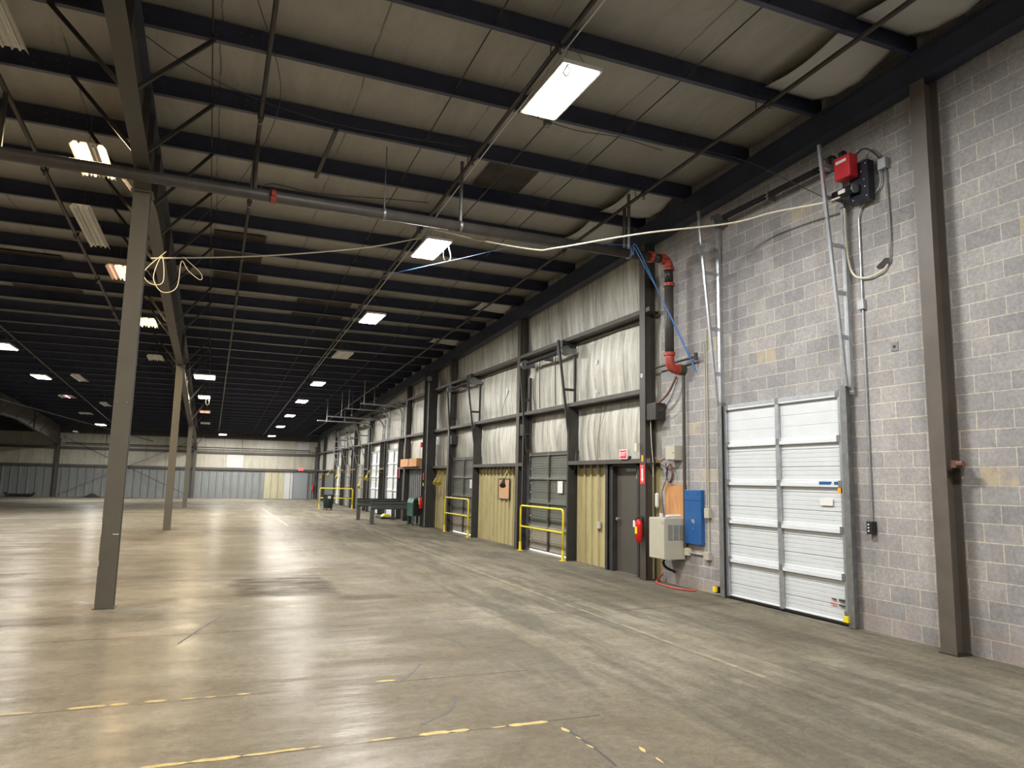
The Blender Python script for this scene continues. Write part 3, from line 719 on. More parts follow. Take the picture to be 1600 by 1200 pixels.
def curved(y, z0, zh, xe, label, hx):
    t = thing('lift_track', label, 'door track', (7.65, y, z0), 'lift tracks above the doors')
    path = [(7.66, y, z0), (7.66, y, zh-.38)] + arc((7.28, y, zh-.38), .38, 0, PI/2, 7)[1:] + [(xe, y, zh+.03)]
    MB().tube(path, .032, 6).build('curved_rail', M_galvd, t)
    MB().box(7.72, 7.76, y-.03, y+.03, z0, zh).build('wall_angle', M_galvd, t)
    for z in (z0+.4, z0+.8, z0+1.2): MB().box(7.66, 7.72, y-.02, y+.02, z-.02, z+.02).build('rung', M_galvd, t)
    for h in hx: MB().box(h-.02, h+.02, y-.02, y+.02, zh-.02, roofz(PB, y)+.0).build('hanger', M_steel if h > 6 else M_galvd, t)
curved(31.38, 3.06, 4.93, 5.81, 'curved track reaching into the hall from the first white door, right rail', (6.4, 5.95))
curved(34.08, 3.06, 4.93, 5.59, 'curved track reaching into the hall from the first white door, left rail', (6.3, 5.75))
curved(35.12, 3.06, 4.60, 4.91, 'curved track reaching into the hall from the second white door, right rail', (6.1, 5.6))
curved(37.80, 3.06, 4.58, 4.83, 'curved track reaching into the hall from the second white door, left rail', (5.3, 6.2))
def spring(y0, y1, z, x, label, dark=True):
    t = thing('torsion_spring', label, 'door spring', (x, (y0+y1)/2, z), 'torsion springs above the doors')
    MB().cyl((x, y0, z), (x, y1, z), .0145, 8).build('shaft', M_galvd, t)
    for a, b in ((y0+.28, (y0+y1)/2-.05), ((y0+y1)/2+.05, y1-.28)):
        k = 30; path = [(x+.037*math.cos(2*PI*i/8), a+(b-a)*i/(8*k), z+.037*math.sin(2*PI*i/8)) for i in range(8*k+1)]
        MB().tube(path, .013, 5).build('spring_coil', M_black, t)
    for y in (y0+.1, y1-.1):
        MB().tube([(x, y-.05, z), (x, y-.04, z), (x, y+.04, z), (x, y+.05, z)], [.115, .095, .095, .115], 16).build('cable_drum', M_galvd, t)
        MB().box(x-.04, XW-.02, y-.085, y-.078, z-.09, z+.05).build('bearing_plate', M_galvd, t)
    MB().box(x, XW-.02, (y0+y1)/2-.004, (y0+y1)/2+.004, z-.07, z+.07).build('centre_bracket', M_galvd, t)
spring(7.0, 9.62, 6.20, 7.60, 'long torsion spring and shaft high on the block wall above the white door')
spring(14.85, 17.45, 4.83, 7.50, 'torsion spring and drums above the nearer grey dock door')
spring(21.35, 23.95, 4.88, 7.50, 'torsion spring and drums above the farther grey dock door')
for (a, b, z1), n, z in zip(DOORS[2:], jn[2:], (5.05, 4.8, 4.5, 4.5, 4.5)): spring(a-.1, b+.1, z, 7.52, 'torsion spring and drums above the '+n)
# perforated bearing plates above the two nearer dock doors
for y, z, n in ((15.15, 4.98, 'nearer'), (21.7, 5.03, 'farther')):
    mb = MB().box(7.44, 7.46, y-.15, y+.15, z-.2, z+.1).box(7.46, XW+.02, y-.15, y-.14, z-.1, z+.1)
    o = tag(mb.build('bearing_box', M_dark), 'square dark bearing box on the spring shaft of the %s grey dock door' % n, 'bearing box')

# ------------------------------------------------------------------ lamps
def led(x, y, zc, label, mat, power, col, L=1.2, W=.5, loop=False, unlit=False):
    t = thing('led_light', label, 'light', (x, y, zc), 'hanging lights')
    MB().box(x-W/2-.02, x+W/2+.02, y-L/2-.03, y+L/2+.03, zc+.012, zc+.06).build('housing', M_housing, t)
    for s in (-1, 1): MB().box(x+s*W/4-W/4+.015, x+s*W/4+W/4-.015, y-L/2, y+L/2, zc, zc+.012).build('lamp_panel', mat, t)
    for s in (-1, 1):
        for q in (-1, 1):
            MB().tube([(x+s*W*.4, y+q*L*.4, zc+.06), (x, y+q*L*.25, roofz(PB, y)+.02)], .0035, 5).build('hanger_wire', M_galvd, t)
    if loop:
        p = smooth_path([(x+W/2-.04, y-L/2+.1, zc), (x+W/2-.02, y-L/2-.05, zc-.30), (x+W/2-.1, y-L/2-.05, zc-.40), (x+W/2-.16, y-L/2-.03, zc-.28), (x+W/2-.14, y-L/2, zc+.0)], 6) if loop == 2 else \
            smooth_path([(x-W/2+.03, y-L/2, zc), (x-W/2+.06, y-L/2-.04, zc-.08), (x-W/2+.02, y-L/2-.04, zc-.16), (x-W/2-.02, y-L/2-.04, zc-.13), (x-W/2+.01, y-L/2-.04, zc-.06), (x-W/2+.05, y-L/2-.02, zc)], 6)
        MB().tube(p, .010, 6).build('cable_loop', M_paper, t)
    if power:
        l = bpy.data.lights.new('lamp', 'AREA'); l.shape = 'RECTANGLE'; l.size = W; l.size_y = L; l.energy = power; l.color = col
        lo = bpy.data.objects.new('lamp', l); C.objects.link(lo); lo.parent = t; lo.location = (0, 0, -.012)
    return t
WH = (1.0, .985, .955); WM = (1.0, .72, .40)
P = 480
for i, (x, y, n) in enumerate(((3.62, 1.4, 'out of frame overhead'), (3.62, 7.48, 'largest, at the top of the picture, with a small cable loop'), (3.70, 13.35, 'second largest, by the sprinkler main, with a hanging cable loop'), (3.72, 19.1, 'third in the row'), (3.82, 30.4, 'fourth in the row'), (3.80, 35.9, 'fifth in the row'), (3.84, 41.9, 'sixth in the row'), (3.86, 47.9, 'seventh in the row'), (3.84, 54.6, 'last in the row by the far wall'))):
    led(x, y, roofz(6.8, y), 'bright white ceiling light, '+n, M_lamp, P, WH, loop=(1 if i == 1 else 2 if i == 2 else False), W=.47)
led(3.8, 24.3, roofz(6.8, 24.3), 'unlit ribbed ceiling light in the bright row before the dark ceiling', M_tube, 0, None)
led(3.62, -4.6, roofz(6.8, -4.6), 'white ceiling light behind the camera', M_lamp, P, WH)
led(.56, 55.0, roofz(6.8, 55.0), 'small bright ceiling light at the end of the branch pipe', M_lamp, P*.8, WH)
for x, y, n in ((-6.42, 27.3, 'cut by the left edge of the picture'), (-6.5, 33.3, 'large one left of the nearest column'), (-6.62, 51.6, 'small one low beside the nearest column')):
    led(x, y, roofz(6.8, y), 'bright white light in the left aisle, '+n, M_lamp, P, WH)
led(-6.42, 20, roofz(6.8, 20), 'white light of the left aisle outside the picture', M_lamp, P, WH)
led(-6.42, 9.0, roofz(6.8, 9), 'white light of the left aisle beside the camera', M_lamp, P, WH)
led(-.50, 30.65, roofz(6.8, 30.65), 'warm white double light right of the second column', emit('warm_led', (1,.86,.62), 20), P*.6, (1,.85,.6), W=.75)
led(-.55, 36.4, roofz(6.8, 36.4), 'warm light with a hanging cord right of the second column', emit('warm_led', (1,.86,.62), 20), P*.5, (1,.82,.55), loop=2)
led(-.55, 42.1, roofz(6.8, 42.1), 'failing orange glowing light below the warm ones', M_lampo, 0, None)
led(-.55, 48.0, roofz(6.8, 48.0), 'unlit light below the orange one', M_tube, 0, None)
def fluor(x, y, zc, label, L, W, mats, power, rot=0):
    t = thing('fluorescent_fixture', label, 'light', (x, y, zc), 'fluorescent fixtures')
    MB().prism([(x-W/2, zc-.005), (x-W/2+.05, zc+.05), (x+W/2-.05, zc+.05), (x+W/2, zc-.005), (x+W/2, zc+.002), (x+W/2-.048, zc+.06), (x-W/2+.048, zc+.06), (x-W/2, zc+.002)], 'y', y-L/2, y+L/2).build('reflector', M_housing, t)
    n = len(mats)
    for i, m in enumerate(mats):
        xx = x-W/2+W*(i+.5)/n
        MB().cyl((xx, y-L/2+.03, zc+.022), (xx, y+L/2-.03, zc+.022), .017, 8).build('tube', m, t)
        if i: 
            xb = x-W/2+W*i/n; MB().prism([(xb-.02, zc+.05), (xb, zc+.01), (xb+.02, zc+.05)], 'y', y-L/2, y+L/2).build('divider', M_housing, t)
    for q in (-1, 1): MB().tube([(x, y+q*L*.4, zc+.06), (x, y+q*L*.4, roofz(PB, y)+.02)], .003, 5).build('hanger_wire', M_galvd, t)
    if power:
        l = bpy.data.lights.new('lamp', 'AREA'); l.shape = 'RECTANGLE'; l.size = W; l.size_y = L; l.energy = power; l.color = WM
        lo = bpy.data.objects.new('lamp', l); C.objects.link(lo); lo.parent = t; lo.location = (0, 0, -.02)
tw, tu = M_lampw, M_tube
fluor(-1.93, 11.8, roofz(6.8, 11.8), 'glowing yellow tube light crossed by the sprinkler main', 1.22, .46, [tw, tw, tu, tw], P*.5)
fluor(-2.35, 14.8, roofz(6.8, 14.8), 'unlit long white tube fixture hanging left of the nearest column', 2.4, .34, [tu, tu], 0)
fluor(-2.12, 17.5, roofz(6.8, 17.5), 'orange lit tube light half hidden by the nearest column', 1.22, .5, [M_lampo, tw, tw], P*.25)
fluor(-1.94, 22.1, roofz(6.8, 22.1), 'yellow lit tube light right of the nearest column', 1.22, .5, [tw, tw, tw], P*.5)
fluor(-2.04, 27.4, roofz(6.8, 27.4), 'unlit tube light below the yellow one', 1.22, .5, [tu, tu, tu], 0)
fluor(-2.50, 8.0, roofz(6.8, 8.0), 'unlit long white tube fixture in the top left corner', 2.4, .5, [tu, tu, tu], 0)
fluor(-2.0, 4.6, roofz(6.8, 4.6), 'lit tube fixture above the picture on the left', 1.22, .46, [tw, tw, tw], P*.5)
fluor(-5.12, 33.05, roofz(6.8, 33.05), 'unlit strip light beside the bright left aisle light', 2.2, .35, [tu, tu], 0)
fluor(-5.13, 41.2, roofz(6.8, 41.2), 'unlit strip light half behind the nearest column', 2.2, .35, [tu, tu], 0)
fluor(-6.47, 39.0, roofz(6.8, 39.0), 'pink glowing tube light in the left aisle', 1.22, .6, [tu, M_lampp, tu], 0)
fluor(-6.62, 45.8, roofz(6.8, 45.8), 'unlit square tube light behind the pink one', 1.22, .6, [tu, tu, tu], 0)
fluor(-8.3, 54.0, roofz(6.5, 54.0), 'small tilted strip light low before the far wall', 1.2, .2, [tu], 0)

# ------------------------------------------------------------------ sprinkler pipes
YM, ZM = 10.73, 5.84
t = thing('sprinkler_main', 'thick brown sprinkler main crossing the whole picture under the roof', 'pipe', (3, YM, ZM))
MB().cyl((-14, YM, ZM), (7.15, YM, ZM), .084, 20).build('main_pipe', M_pipe, t, smooth=True)
MB().cyl((7.15, YM, ZM), (7.33, YM, ZM), .08, 20).build('black_section', M_blackpipe, t, smooth=True)
MB().tube(arc((7.33, YM, ZM-.14), .14, PI/2, 0, 8), .083, 18).build('red_elbow', M_red, t, smooth=True)
for x in (.56, 7.08, 7.32): MB().cyl((x-.035, YM, ZM), (x+.035, YM, ZM), .100, 18).box(x-.03, x+.03, YM-.13, YM+.13, ZM-.025, ZM+.025).build('red_coupling', M_red, t)
MB().cyl((7.47, YM, ZM-.14), (7.47, YM, ZM-.42), .078, 18).build('black_section', M_blackpipe, t, smooth=True)
MB().cyl((7.47, YM, ZM-.16), (7.47, YM, ZM-.20), .100, 18).build('red_coupling', M_red, t)
MB().cyl((7.47, YM, ZM-.44), (7.47, YM, ZM-.50), .102, 18).build('red_coupling', M_red, t)
MB().cyl((7.47, YM, ZM-.46), (7.47, YM, 4.08), .082, 18).build('riser_pipe', M_pipe, t, smooth=True)
MB().cyl((7.47, YM, 4.06), (7.47, YM, 4.12), .102, 18).build('red_coupling', M_red, t)
MB().tube([(7.47, YM, 4.08), (7.47, YM, 4.02)] + [(7.60-.13*math.cos(a), YM, 3.95-.13*math.sin(a)) for a in (0, .4, .8, 1.2, 1.57)] + [(7.64, YM, 3.82)], .083, 18).build('red_elbow', M_red, t, smooth=True)
MB().cyl((7.62, YM, 3.82), (7.65, YM, 3.82), .102, 18).build('red_coupling', M_red, t)
MB().cyl((7.65, YM, 3.82), (7.80, YM, 3.82), .10, 18).build('wall_sleeve', M_steel, t)
for x in (3.45, 6.62, 2.2, -4.0):
    z1 = roofz(PB, YM)
    MB().cyl((x, YM, ZM+.08), (x, YM, z1+.1), .03 if x > 3 else .008, 10).build('hanger', M_galvd, t)
    MB().cyl((x-.02, YM, ZM), (x+.02, YM, ZM), .094, 14).build('pipe_clamp', M_galvd, t)
def branch(x, y0, y1, z0, r, label, heads=True, extra=None, step=3.05):
    t = thing('branch_pipe', label, 'pipe', (x, y0, roofz(z0, y0)), 'pipes running away under the purlins')
    MB().cyl((x, y0, roofz(z0, y0)), (x, y1, roofz(z0, y1)), r, 10).build('pipe_run', M_pipe, t, smooth=True)
    y = y0+1.0; i = 0
    while y < min(y1, 34):
        z = roofz(z0, y)
        MB().cyl((x, y-.05, z+S*.05), (x, y+.05, z-S*.05), r*1.45, 10).build('coupling', M_blackpipe, t)
        if heads: MB().cyl((x, y, z-r), (x, y, z-r-.07), .014, 8).cyl((x, y, z-r-.07), (x, y, z-r-.075), .03, 8).build('sprinkler_head', M_galvd, t)
        yp = 8.83+1.524*round((y-8.83)/1.524)
        MB().cyl((x+.0, yp, roofz(z0, yp)+r), (x, yp, roofz(PB, yp)+.01), .007, 6).build('hanger', M_dark, t)
        y += step
    return t
branch(.29, 3.0, 56, 7.13, .030, 'dark sprinkler branch pipe above the left half of the hall')
branch(3.42, 3.0, 57.5, 7.13, .030, 'sprinkler branch pipe beside the bright row of lights')
branch(6.53, 3.0, 57.5, 7.13, .030, 'sprinkler branch pipe nearest the right wall')
branch(-2.83, 3.0, 24, 7.13, .034, 'sprinkler branch pipe left of the nearest column')
branch(-6.2, 8.0, 57, 7.13, .030, 'sprinkler branch pipe of the left aisle')
for x, n in ((.29, 'left branch'), (6.53, 'branch by the right wall'), (-2.83, 'branch left of the column')):
    tag(MB().cyl((x, YM, ZM+.08), (x, YM, roofz(7.13, YM)-.03), .032, 10).build('riser_nipple', M_pipe), 'short riser pipe joining the main to the '+n, 'pipe', 'riser nipples')
fp = MB().cyl((-9.5, YD-.5, 3.72), (7.0, YD-.5, 3.72), .035, 8)
for xx in (-7, -2.5, 2, 6): fp.cyl((xx, YD-.5, 3.72), (xx, YD-.5, roofz(PB, YD-.5)+.05), .012, 6)
tag(fp.build('far_pipe', M_dark), 'thin dark pipe across the far wall above the girt', 'pipe')
tag(MB().cyl((-9.9, 31, 5.0), (-4.0, 57.4, 4.0), .03, 8).build('slanting_pipe', M_pipe), 'slanting brown pipe at the far left under the roof', 'pipe')
# white conduit beside the lights
tag(MB().tube([(3.50, 3.0, roofz(7.09, 3.0)), (3.49, 8.1, roofz(7.09, 8.1)), (3.44, 9.0, roofz(7.02, 9)), (3.50, 12.2, roofz(7.08, 12.2)), (3.50, 19, roofz(7.08, 19)), (3.5, 30, roofz(7.08, 30))], .009, 8).build('lighting_conduit', M_paper), 'thin white lighting conduit along the bright row of lights', 'conduit')
# sag straps and thin cables under the roof
for x, n in ((2.68, 'left of the bright lights'), (5.35, 'right of the bright lights'), (-.35, 'beside the main girder')):
    tag(MB().tube([(x, 3.0, roofz(PB+.06, 3)), (x, 57, roofz(PB+.06, 57))], .009, 6).build('sag_rod', M_dark), 'thin dark sag rod through the purlins '+n, 'rod', 'sag rods')
def cable(pts, r, m, label, name='hanging_cable', cat='cable', sub=6):
    return tag(MB().tube(smooth_path(pts, sub), r, 6).build(name, m), label, cat)
cable([(-1.9, 7.9, 6.9), (-.6, 9.2, 6.75), (.8, 9.4, 6.52), (2.1, 9.4, 6.5), (3.3, 10.0, 6.85)], .007, M_cable, 'thin dark cable sagging between the purlins left of the top light')
cable([(.35, 11.0, 6.0), (.6, 11.9, 6.5), (1.3, 11.9, 6.46), (2.4, 12.0, 6.6), (3.3, 12.2, 6.75)], .007, M_cable, 'thin dark cable looping above the sprinkler main')
cable([(3.6, 8.6, 6.8), (4.4, 8.6, 6.72), (5.2, 8.7, 6.82), (6.1, 8.9, 6.88)], .006, M_cable, 'thin dark cable right of the top light')
cable([(.1, 7.8, 6.95), (.5, 9.5, 6.7), (.1, 12.0, 6.5), (-.7, 14.5, 6.4)], .005, M_cable, 'thin dark wire hanging beside the left branch pipe')
cable([(-1.25, 13.9, 5.55), (0.5, 13.6, 5.75), (2.3, 13.4, 6.1), (3.4, 13.0, 6.35)], .013, M_cream, 'pale cable from the girder across to the second light', sub=8)
# the long cream cord across to the door opener
cable([(3.35, 12.2, 6.28), (3.85, 11.1, 5.80), (4.45, 10.05, 5.40), (4.7, 9.7, 5.36), (5.8, 9.05, 5.55), (7.0, 8.5, 5.72), (7.25, 7.8, 5.70), (7.42, 7.1, 5.61), (7.5, 6.85, 5.62)], .014, M_cream, 'long cream cord running from the lights to the red door opener', 'power_cord', 'cord', 8)
cable([(-1.0, 13.6, 5.62), (-1.3, 13.5, 5.2), (-1.2, 13.5, 5.0), (-1.0, 13.5, 5.05), (-1.05, 13.5, 5.5), (-1.15, 13.45, 5.1), (-1.0, 13.45, 4.86), (-.78, 13.5, 4.98), (-.74, 13.5, 5.45), (-.62, 13.5, 5.3), (-.42, 13.5, 5.16), (-.42, 13.5, 5.28), (-.72, 13.55, 5.55)], .007, M_cream, 'coiled pale cord looped on the girder behind the nearest column', 'coiled_cord', 'cord')
cable([(6.62, 10.55, 5.9), (7.2, 10.6, 5.1), (7.45, 10.4, 4.4), (7.74, 10.3, 3.72)], .009, M_bluec, 'blue cable slanting from the sprinkler main down to the wall', 'blue_cable')
cable([(6.58, 10.60, 5.92), (6.6, 10.55, 5.76), (6.7, 10.6, 5.95), (7.3, 10.65, 5.0), (7.74, 10.35, 3.76)], .008, M_bluec, 'second blue cable looped over the main and down to the wall', 'blue_cable')
cable([(3.0, 14.8, 6.0), (4.0, 13.0, 5.98), (5.0, 11.2, 5.92), (6.6, 10.6, 5.95)], .004, M_bluec, 'thin blue cable crossing under the second light', 'blue_cable')
cable([(6.2, 8.6, 6.85), (6.9, 8.0, 6.5), (7.4, 7.4, 5.95), (7.5, 6.95, 5.58)], .006, M_cable, 'thin dark cable falling from the roof to the red opener', 'hanging_cable')
# short angle iron hanging between purlins near the middle of the roof
tag(MB().bar((1.35, 10.3, roofz(PB, 10.3)-.02), (1.28, 12.0, roofz(PB, 12.0)-.02), .06, .03).build('angle_iron', M_dark), 'short dark angle iron crossing under two purlins', 'angle iron')
tag(MB().box(4.05, 4.13, 8.75, 8.87, 6.80, 6.90).build('roof_junction_box', M_galvd), 'small grey junction box under the roof below the top light', 'junction box')
tag(MB().cyl((4.09, 8.87, 6.86), (4.05, 12.5, 6.68), .010, 6).build('roof_conduit', M_cable), 'thin dark conduit running away from the roof junction box', 'conduit')

# torn places in the roof insulation
for (x0, x1, y0, y1, n) in ((4.0, 4.9, 10.5, 11.8, 'dark torn patch in the roof insulation left of the second light'), (-.3, .75, 16.0, 19.6, 'dark torn patch in the roof insulation behind the left branch pipe'), (-5.2, -3.6, 19.2, 22.6, 'dark torn patch in the roof insulation above the left aisle'), (1.9, 3.4, 20.0, 22.7, 'dark torn patch in the roof insulation before the third light')):
    mb = MB(); nx = 10; ny = 10
    rows = [[(x0+(x1-x0)*i/nx+.06*noise.noise((j, i, 2)), y0+(y1-y0)*j/ny, roofz(DK, y0+(y1-y0)*j/ny)-.045+.012*noise.noise((i*.9, j*.9, 4))) for i in range(nx+1)] for j in range(ny+1)]
    tag(mb.sheet(rows).build('torn_insulation', M_torn, solid=.01), n, 'torn patch', 'torn patches in the roof')
# loose white vinyl sagging at the wall side of the roof
for i, (k, w) in enumerate(((4.26, 'at the top right corner'), (5.78, 'beside the block wall column, largest'), (10.35, 'behind the sprinkler main'), (11.88, 'beyond the sprinkler main'), (17.97, 'farther along the wall'), (22.55, 'farthest along the wall'))):
    n = 18
    rows = []
    for j in range(n+1):
        v = j/n; y = k+.08+1.38*v; row = []
        for q in range(13):
            u_ = q/12; x = 6.62+.86*u_
            z = roofz(PB, y)+.20 - (.17*math.sin(PI*v)*(.5+.5*u_)) + .012*u_*math.sin((u_*2.5+v*7)*3+i) * math.sin(PI*v)
            row.append((x, y, z))
        rows.append(row)
    tag(MB().sheet(rows).build('loose_insulation', M_loose, solid=.004, smooth=True), 'loose white insulation sheet sagging below the roof, '+w, 'insulation sheet', 'loose insulation sheets')

# ------------------------------------------------------------------ things on the block wall
t = thing('door_opener', 'red and black electric door opener high on the block wall', 'door opener', (7.6, 6.7, 5.8))
MB().box(7.62, 7.74, 6.50, 6.80, 5.50, 6.04).build('back_plate', M_navy, t, bevel=.006)
MB().box(7.46, 7.62, 6.64, 6.90, 5.84, 6.16).build('red_cover', M_openred, t, bevel=.02)
MB().box(7.455, 7.46, 6.69, 6.86, 6.06, 6.10).build('white_label', M_paper, t)
MB().cyl((7.55, 6.98, 5.68), (7.55, 6.66, 5.68), .062, 16).build('motor', M_navy, t, smooth=True)
MB().cyl((7.55, 6.66, 5.68), (7.55, 6.64, 5.68), .064, 16).build('motor_cap', M_galvd, t)
MB().box(7.478, 7.488, 6.75, 6.86, 5.65, 5.70).build('motor_label', M_paper, t)
MB().cyl((7.60, 7.06, 6.20), (7.60, 7.02, 6.20), .10, 18).build('drum_wheel', M_dark, t)
MB().cyl((7.60, 6.90, 6.24), (7.60, 6.84, 6.24), .055, 14).build('sprocket', M_black, t)
bo = MB()
for a, b in ((6.53, 5.99), (6.53, 5.55), (6.56, 5.78), (6.74, 5.55), (6.60, 5.90), (6.55, 5.68)): MB().cyl((7.612, a, b), (7.62, a, b), .009, 6).build('bolt', M_galv, t)
def jbox(name, label, x0, y0, y1, z0, z1, m=M_galv, cat='junction box', par=None, x1=XW+.004):
    return tag(MB().box(x0, x1, y0, y1, z0, z1).build(name, m, bevel=.004), label, cat)
jbox('junction_box', 'galvanised junction box beside the red door opener', 7.70, 6.30, 6.42, 5.86, 6.0)
jbox('conduit_box', 'small galvanised box half way up the conduit right of the white door', 7.72, 6.75, 6.85, 4.10, 4.23)
t = thing('push_button', 'black three button door control on the block wall', 'switch', (7.74, 6.79, 1.2))
MB().box(7.70, XW+.004, 6.745, 6.835, 1.20, 1.36).build('control_box', M_black, t, bevel=.005)
for z in (1.24, 1.28, 1.32): MB().cyl((7.70, 6.80, z), (7.692, 6.80, z), .011, 8).build('button', M_paper, t)
tag(MB().tube([(7.755, 6.79, 1.36), (7.755, 6.79, 5.35)] + smooth_path([(7.755, 6.79, 5.35), (7.74, 6.72, 5.48), (7.74, 6.55, 5.56), (7.74, 6.42, 5.68), (7.74, 6.42, 5.88)], 4), .0125, 8).build('control_conduit', M_galv), 'thin metal conduit from the black control up to the junction box', 'conduit')
tag(MB().tube(smooth_path([(7.755, 6.34, 5.87), (7.755, 6.32, 5.0), (7.75, 6.34, 4.72), (7.77, 6.34, 4.62)], 5), .011, 8).build('flex_conduit', M_galvd), 'metal conduit from the junction box down to the hole in the wall', 'conduit')
tag(MB().tube(smooth_path([(7.66, 6.93, 5.52), (7.70, 6.96, 5.0), (7.72, 6.90, 4.62), (7.73, 6.70, 4.50), (7.74, 6.46, 4.53), (7.76, 6.38, 4.6)], 5), .013, 8).build('flex_conduit', M_cream), 'pale flexible conduit from the opener to the hole in the wall', 'conduit')
tag(MB().tube(smooth_path([(7.6, 6.72, 6.12), (7.66, 6.6, 6.22), (7.7, 6.5, 6.16), (7.72, 6.38, 6.0)], 5), .012, 8).build('flex_conduit', M_cable), 'dark flexible conduit arching from the opener to its junction box', 'conduit')
tag(MB().poly([(XW-.004, 6.34, 4.60), (XW-.004, 6.36, 4.69), (XW-.004, 6.44, 4.70), (XW-.004, 6.57, 4.62), (XW-.004, 6.54, 4.58), (XW-.004, 6.42, 4.57)]).build('wall_hole', M_black, solid=.004), 'dark ragged hole broken in the block wall', 'hole')
t = thing('outlet_plate', 'small square cover plate high on the block wall left of the column', 'cover plate', (XW, 6.36, 3.49))
MB().box(XW-.008, XW, 6.31, 6.41, 3.48, 3.59).build('plate', M_galvd, t); MB().cyl((XW-.012, 6.36, 3.535), (XW-.008, 6.36, 3.535), .02, 10).build('knob', M_dark, t)
tag(MB().box(7.58, 7.72, 5.50, 5.585, 2.02, 2.10).cyl((7.6, 5.50, 2.06), (7.6, 5.43, 2.06), .035, 10).build('rusty_clamp', M_brownc), 'rusty clamp on the right side of the block wall column', 'clamp')
t = thing('wiring_box', 'beige wall box above the plywood board on the block wall', 'electrical box', (7.65, 10.93, 2.2))
MB().box(7.62, XW, 10.80, 11.09, 2.20, 2.46).build('box_body', M_cabs, t, bevel=.004); MB().box(7.61, 7.62, 10.81, 11.08, 2.21, 2.45).build('box_lid', M_cab, t); MB().cyl((7.60, 10.85, 2.33), (7.61, 10.85, 2.33), .01, 8).build('latch', M_galvd, t)
tag(MB().box(XW-.018, XW-.002, 10.70, 11.33, .62, 1.77).build('plywood_board', M_wood), 'orange brown plywood board on the wall behind the beige cabinet', 'board')
t = thing('blue_board', 'tall blue metal board on the block wall', 'panel', (7.72, 10.42, .76))
MB().box(7.70, XW, 10.19, 10.65, .76, 1.68).build('panel_body', M_blue, t, bevel=.006)
MB().box(7.694, 7.70, 10.22, 10.62, 1.50, 1.52).box(7.694, 7.70, 10.26, 10.30, 1.6, 1.63).box(7.694, 7.70, 10.54, 10.58, 1.6, 1.63).build('edge_fold', M_blue, t)
MB().poly([(7.698, 10.38, 1.10), (7.698, 10.45, 1.13), (7.698, 10.47, 1.17), (7.698, 10.40, 1.19), (7.698, 10.36, 1.15)]).poly([(7.698, 10.39, 1.02), (7.698, 10.42, 1.02), (7.698, 10.42, 1.05)]).build('scratch', M_galv, t)
t = thing('electrical_cabinet', 'beige electrical cabinet with louvred side hung beside the column', 'cabinet', (7.55, 10.95, .47))
MB().box(7.34, XW-.02, 10.72, 11.20, .47, 1.18).build('cabinet_body', M_cabs, t, bevel=.006)
MB().box(7.325, 7.34, 10.73, 11.19, .48, 1.17).build('cabinet_door', M_cab, t, bevel=.003)
for x in (7.40, 7.52, 7.64):
    MB().box(x, x+.09, 10.712, 10.72, .81, 1.06).build('louvre_panel', M_galvd, t)
    q = MB()
    for i in range(12): q.box(x+.004, x+.086, 10.706, 10.713, .82+.02*i, .828+.02*i)
    q.build('louvre_slats', M_cabs, t)
MB().cyl((7.318, 10.78, 1.10), (7.325, 10.78, 1.10), .015, 8).build('latch', M_galv, t)
tag(MB().tube(smooth_path([(7.42, 10.82, 1.20), (7.5, 10.8, 1.215), (7.7, 10.78, 1.215)], 4), .024, 10).cyl((7.36, 10.86, 1.18), (7.36, 10.86, 1.26), .03, 10).build('white_canister', M_paper), 'white roll lying on top of the beige cabinet', 'roll')
cable([(7.62, 11.05, .50), (7.56, 11.1, .40), (7.60, 11.08, .30), (7.75, 11.0, .22)], .024, M_black, 'thick black hose curving out under the beige cabinet', 'black_hose', 'hose')
tag(MB().tube([(7.70, 11.50, 1.33), (7.70, 11.50, 1.36), (7.70, 11.50, 1.58), (7.70, 11.50, 1.60)], [.02, .035, .035, .02], 12).build('white_tube', M_paper), 'short white canister fixed on the khaki panel beside the cabinet', 'canister')
tag(MB().cyl((7.72, 10.67, .68), (7.72, 10.67, 3.70), .028, 12).build('drop_pipe', M_pipe), 'brown vertical pipe down the block wall past the plywood board', 'pipe')
tag(MB().cyl((7.76, 10.06, .60), (7.76, 10.06, 4.45), .0125, 8).cyl((7.76, 10.11, 1.35), (7.76, 10.11, 4.2), .0125, 8).build('twin_conduit', M_cabs), 'pair of pale conduits down the block wall right of the blue panel', 'conduit')
jbox('conduit_box', 'pale switch box on the conduits right of the blue panel', 7.71, 10.0, 10.12, 1.22, 1.38, M_cabs)
jbox('conduit_box', 'pale junction box low on the block wall below the blue panel', 7.71, 10.02, 10.16, .53, .66, M_cabs)
jbox('outlet_box', 'cream outlet box low at the corner of the plywood board', 7.71, 10.58, 10.69, .55, .68, M_cream, 'outlet box')
tag(MB().cyl((7.755, 10.14, .60), (7.755, 10.60, .60), .0125, 8).build('low_conduit', M_cabs), 'short horizontal conduit between the outlet box and the junction box', 'conduit')
tag(MB().cyl((7.66, 10.25, 3.98), (7.66, 11.5, 3.95), .018, 8).cyl((7.66, 10.22, 3.92), (7.66, 10.22, 4.05), .035, 8).build('wall_rod', M_cable), 'thin dark pipe across the wall behind the sprinkler riser', 'pipe')
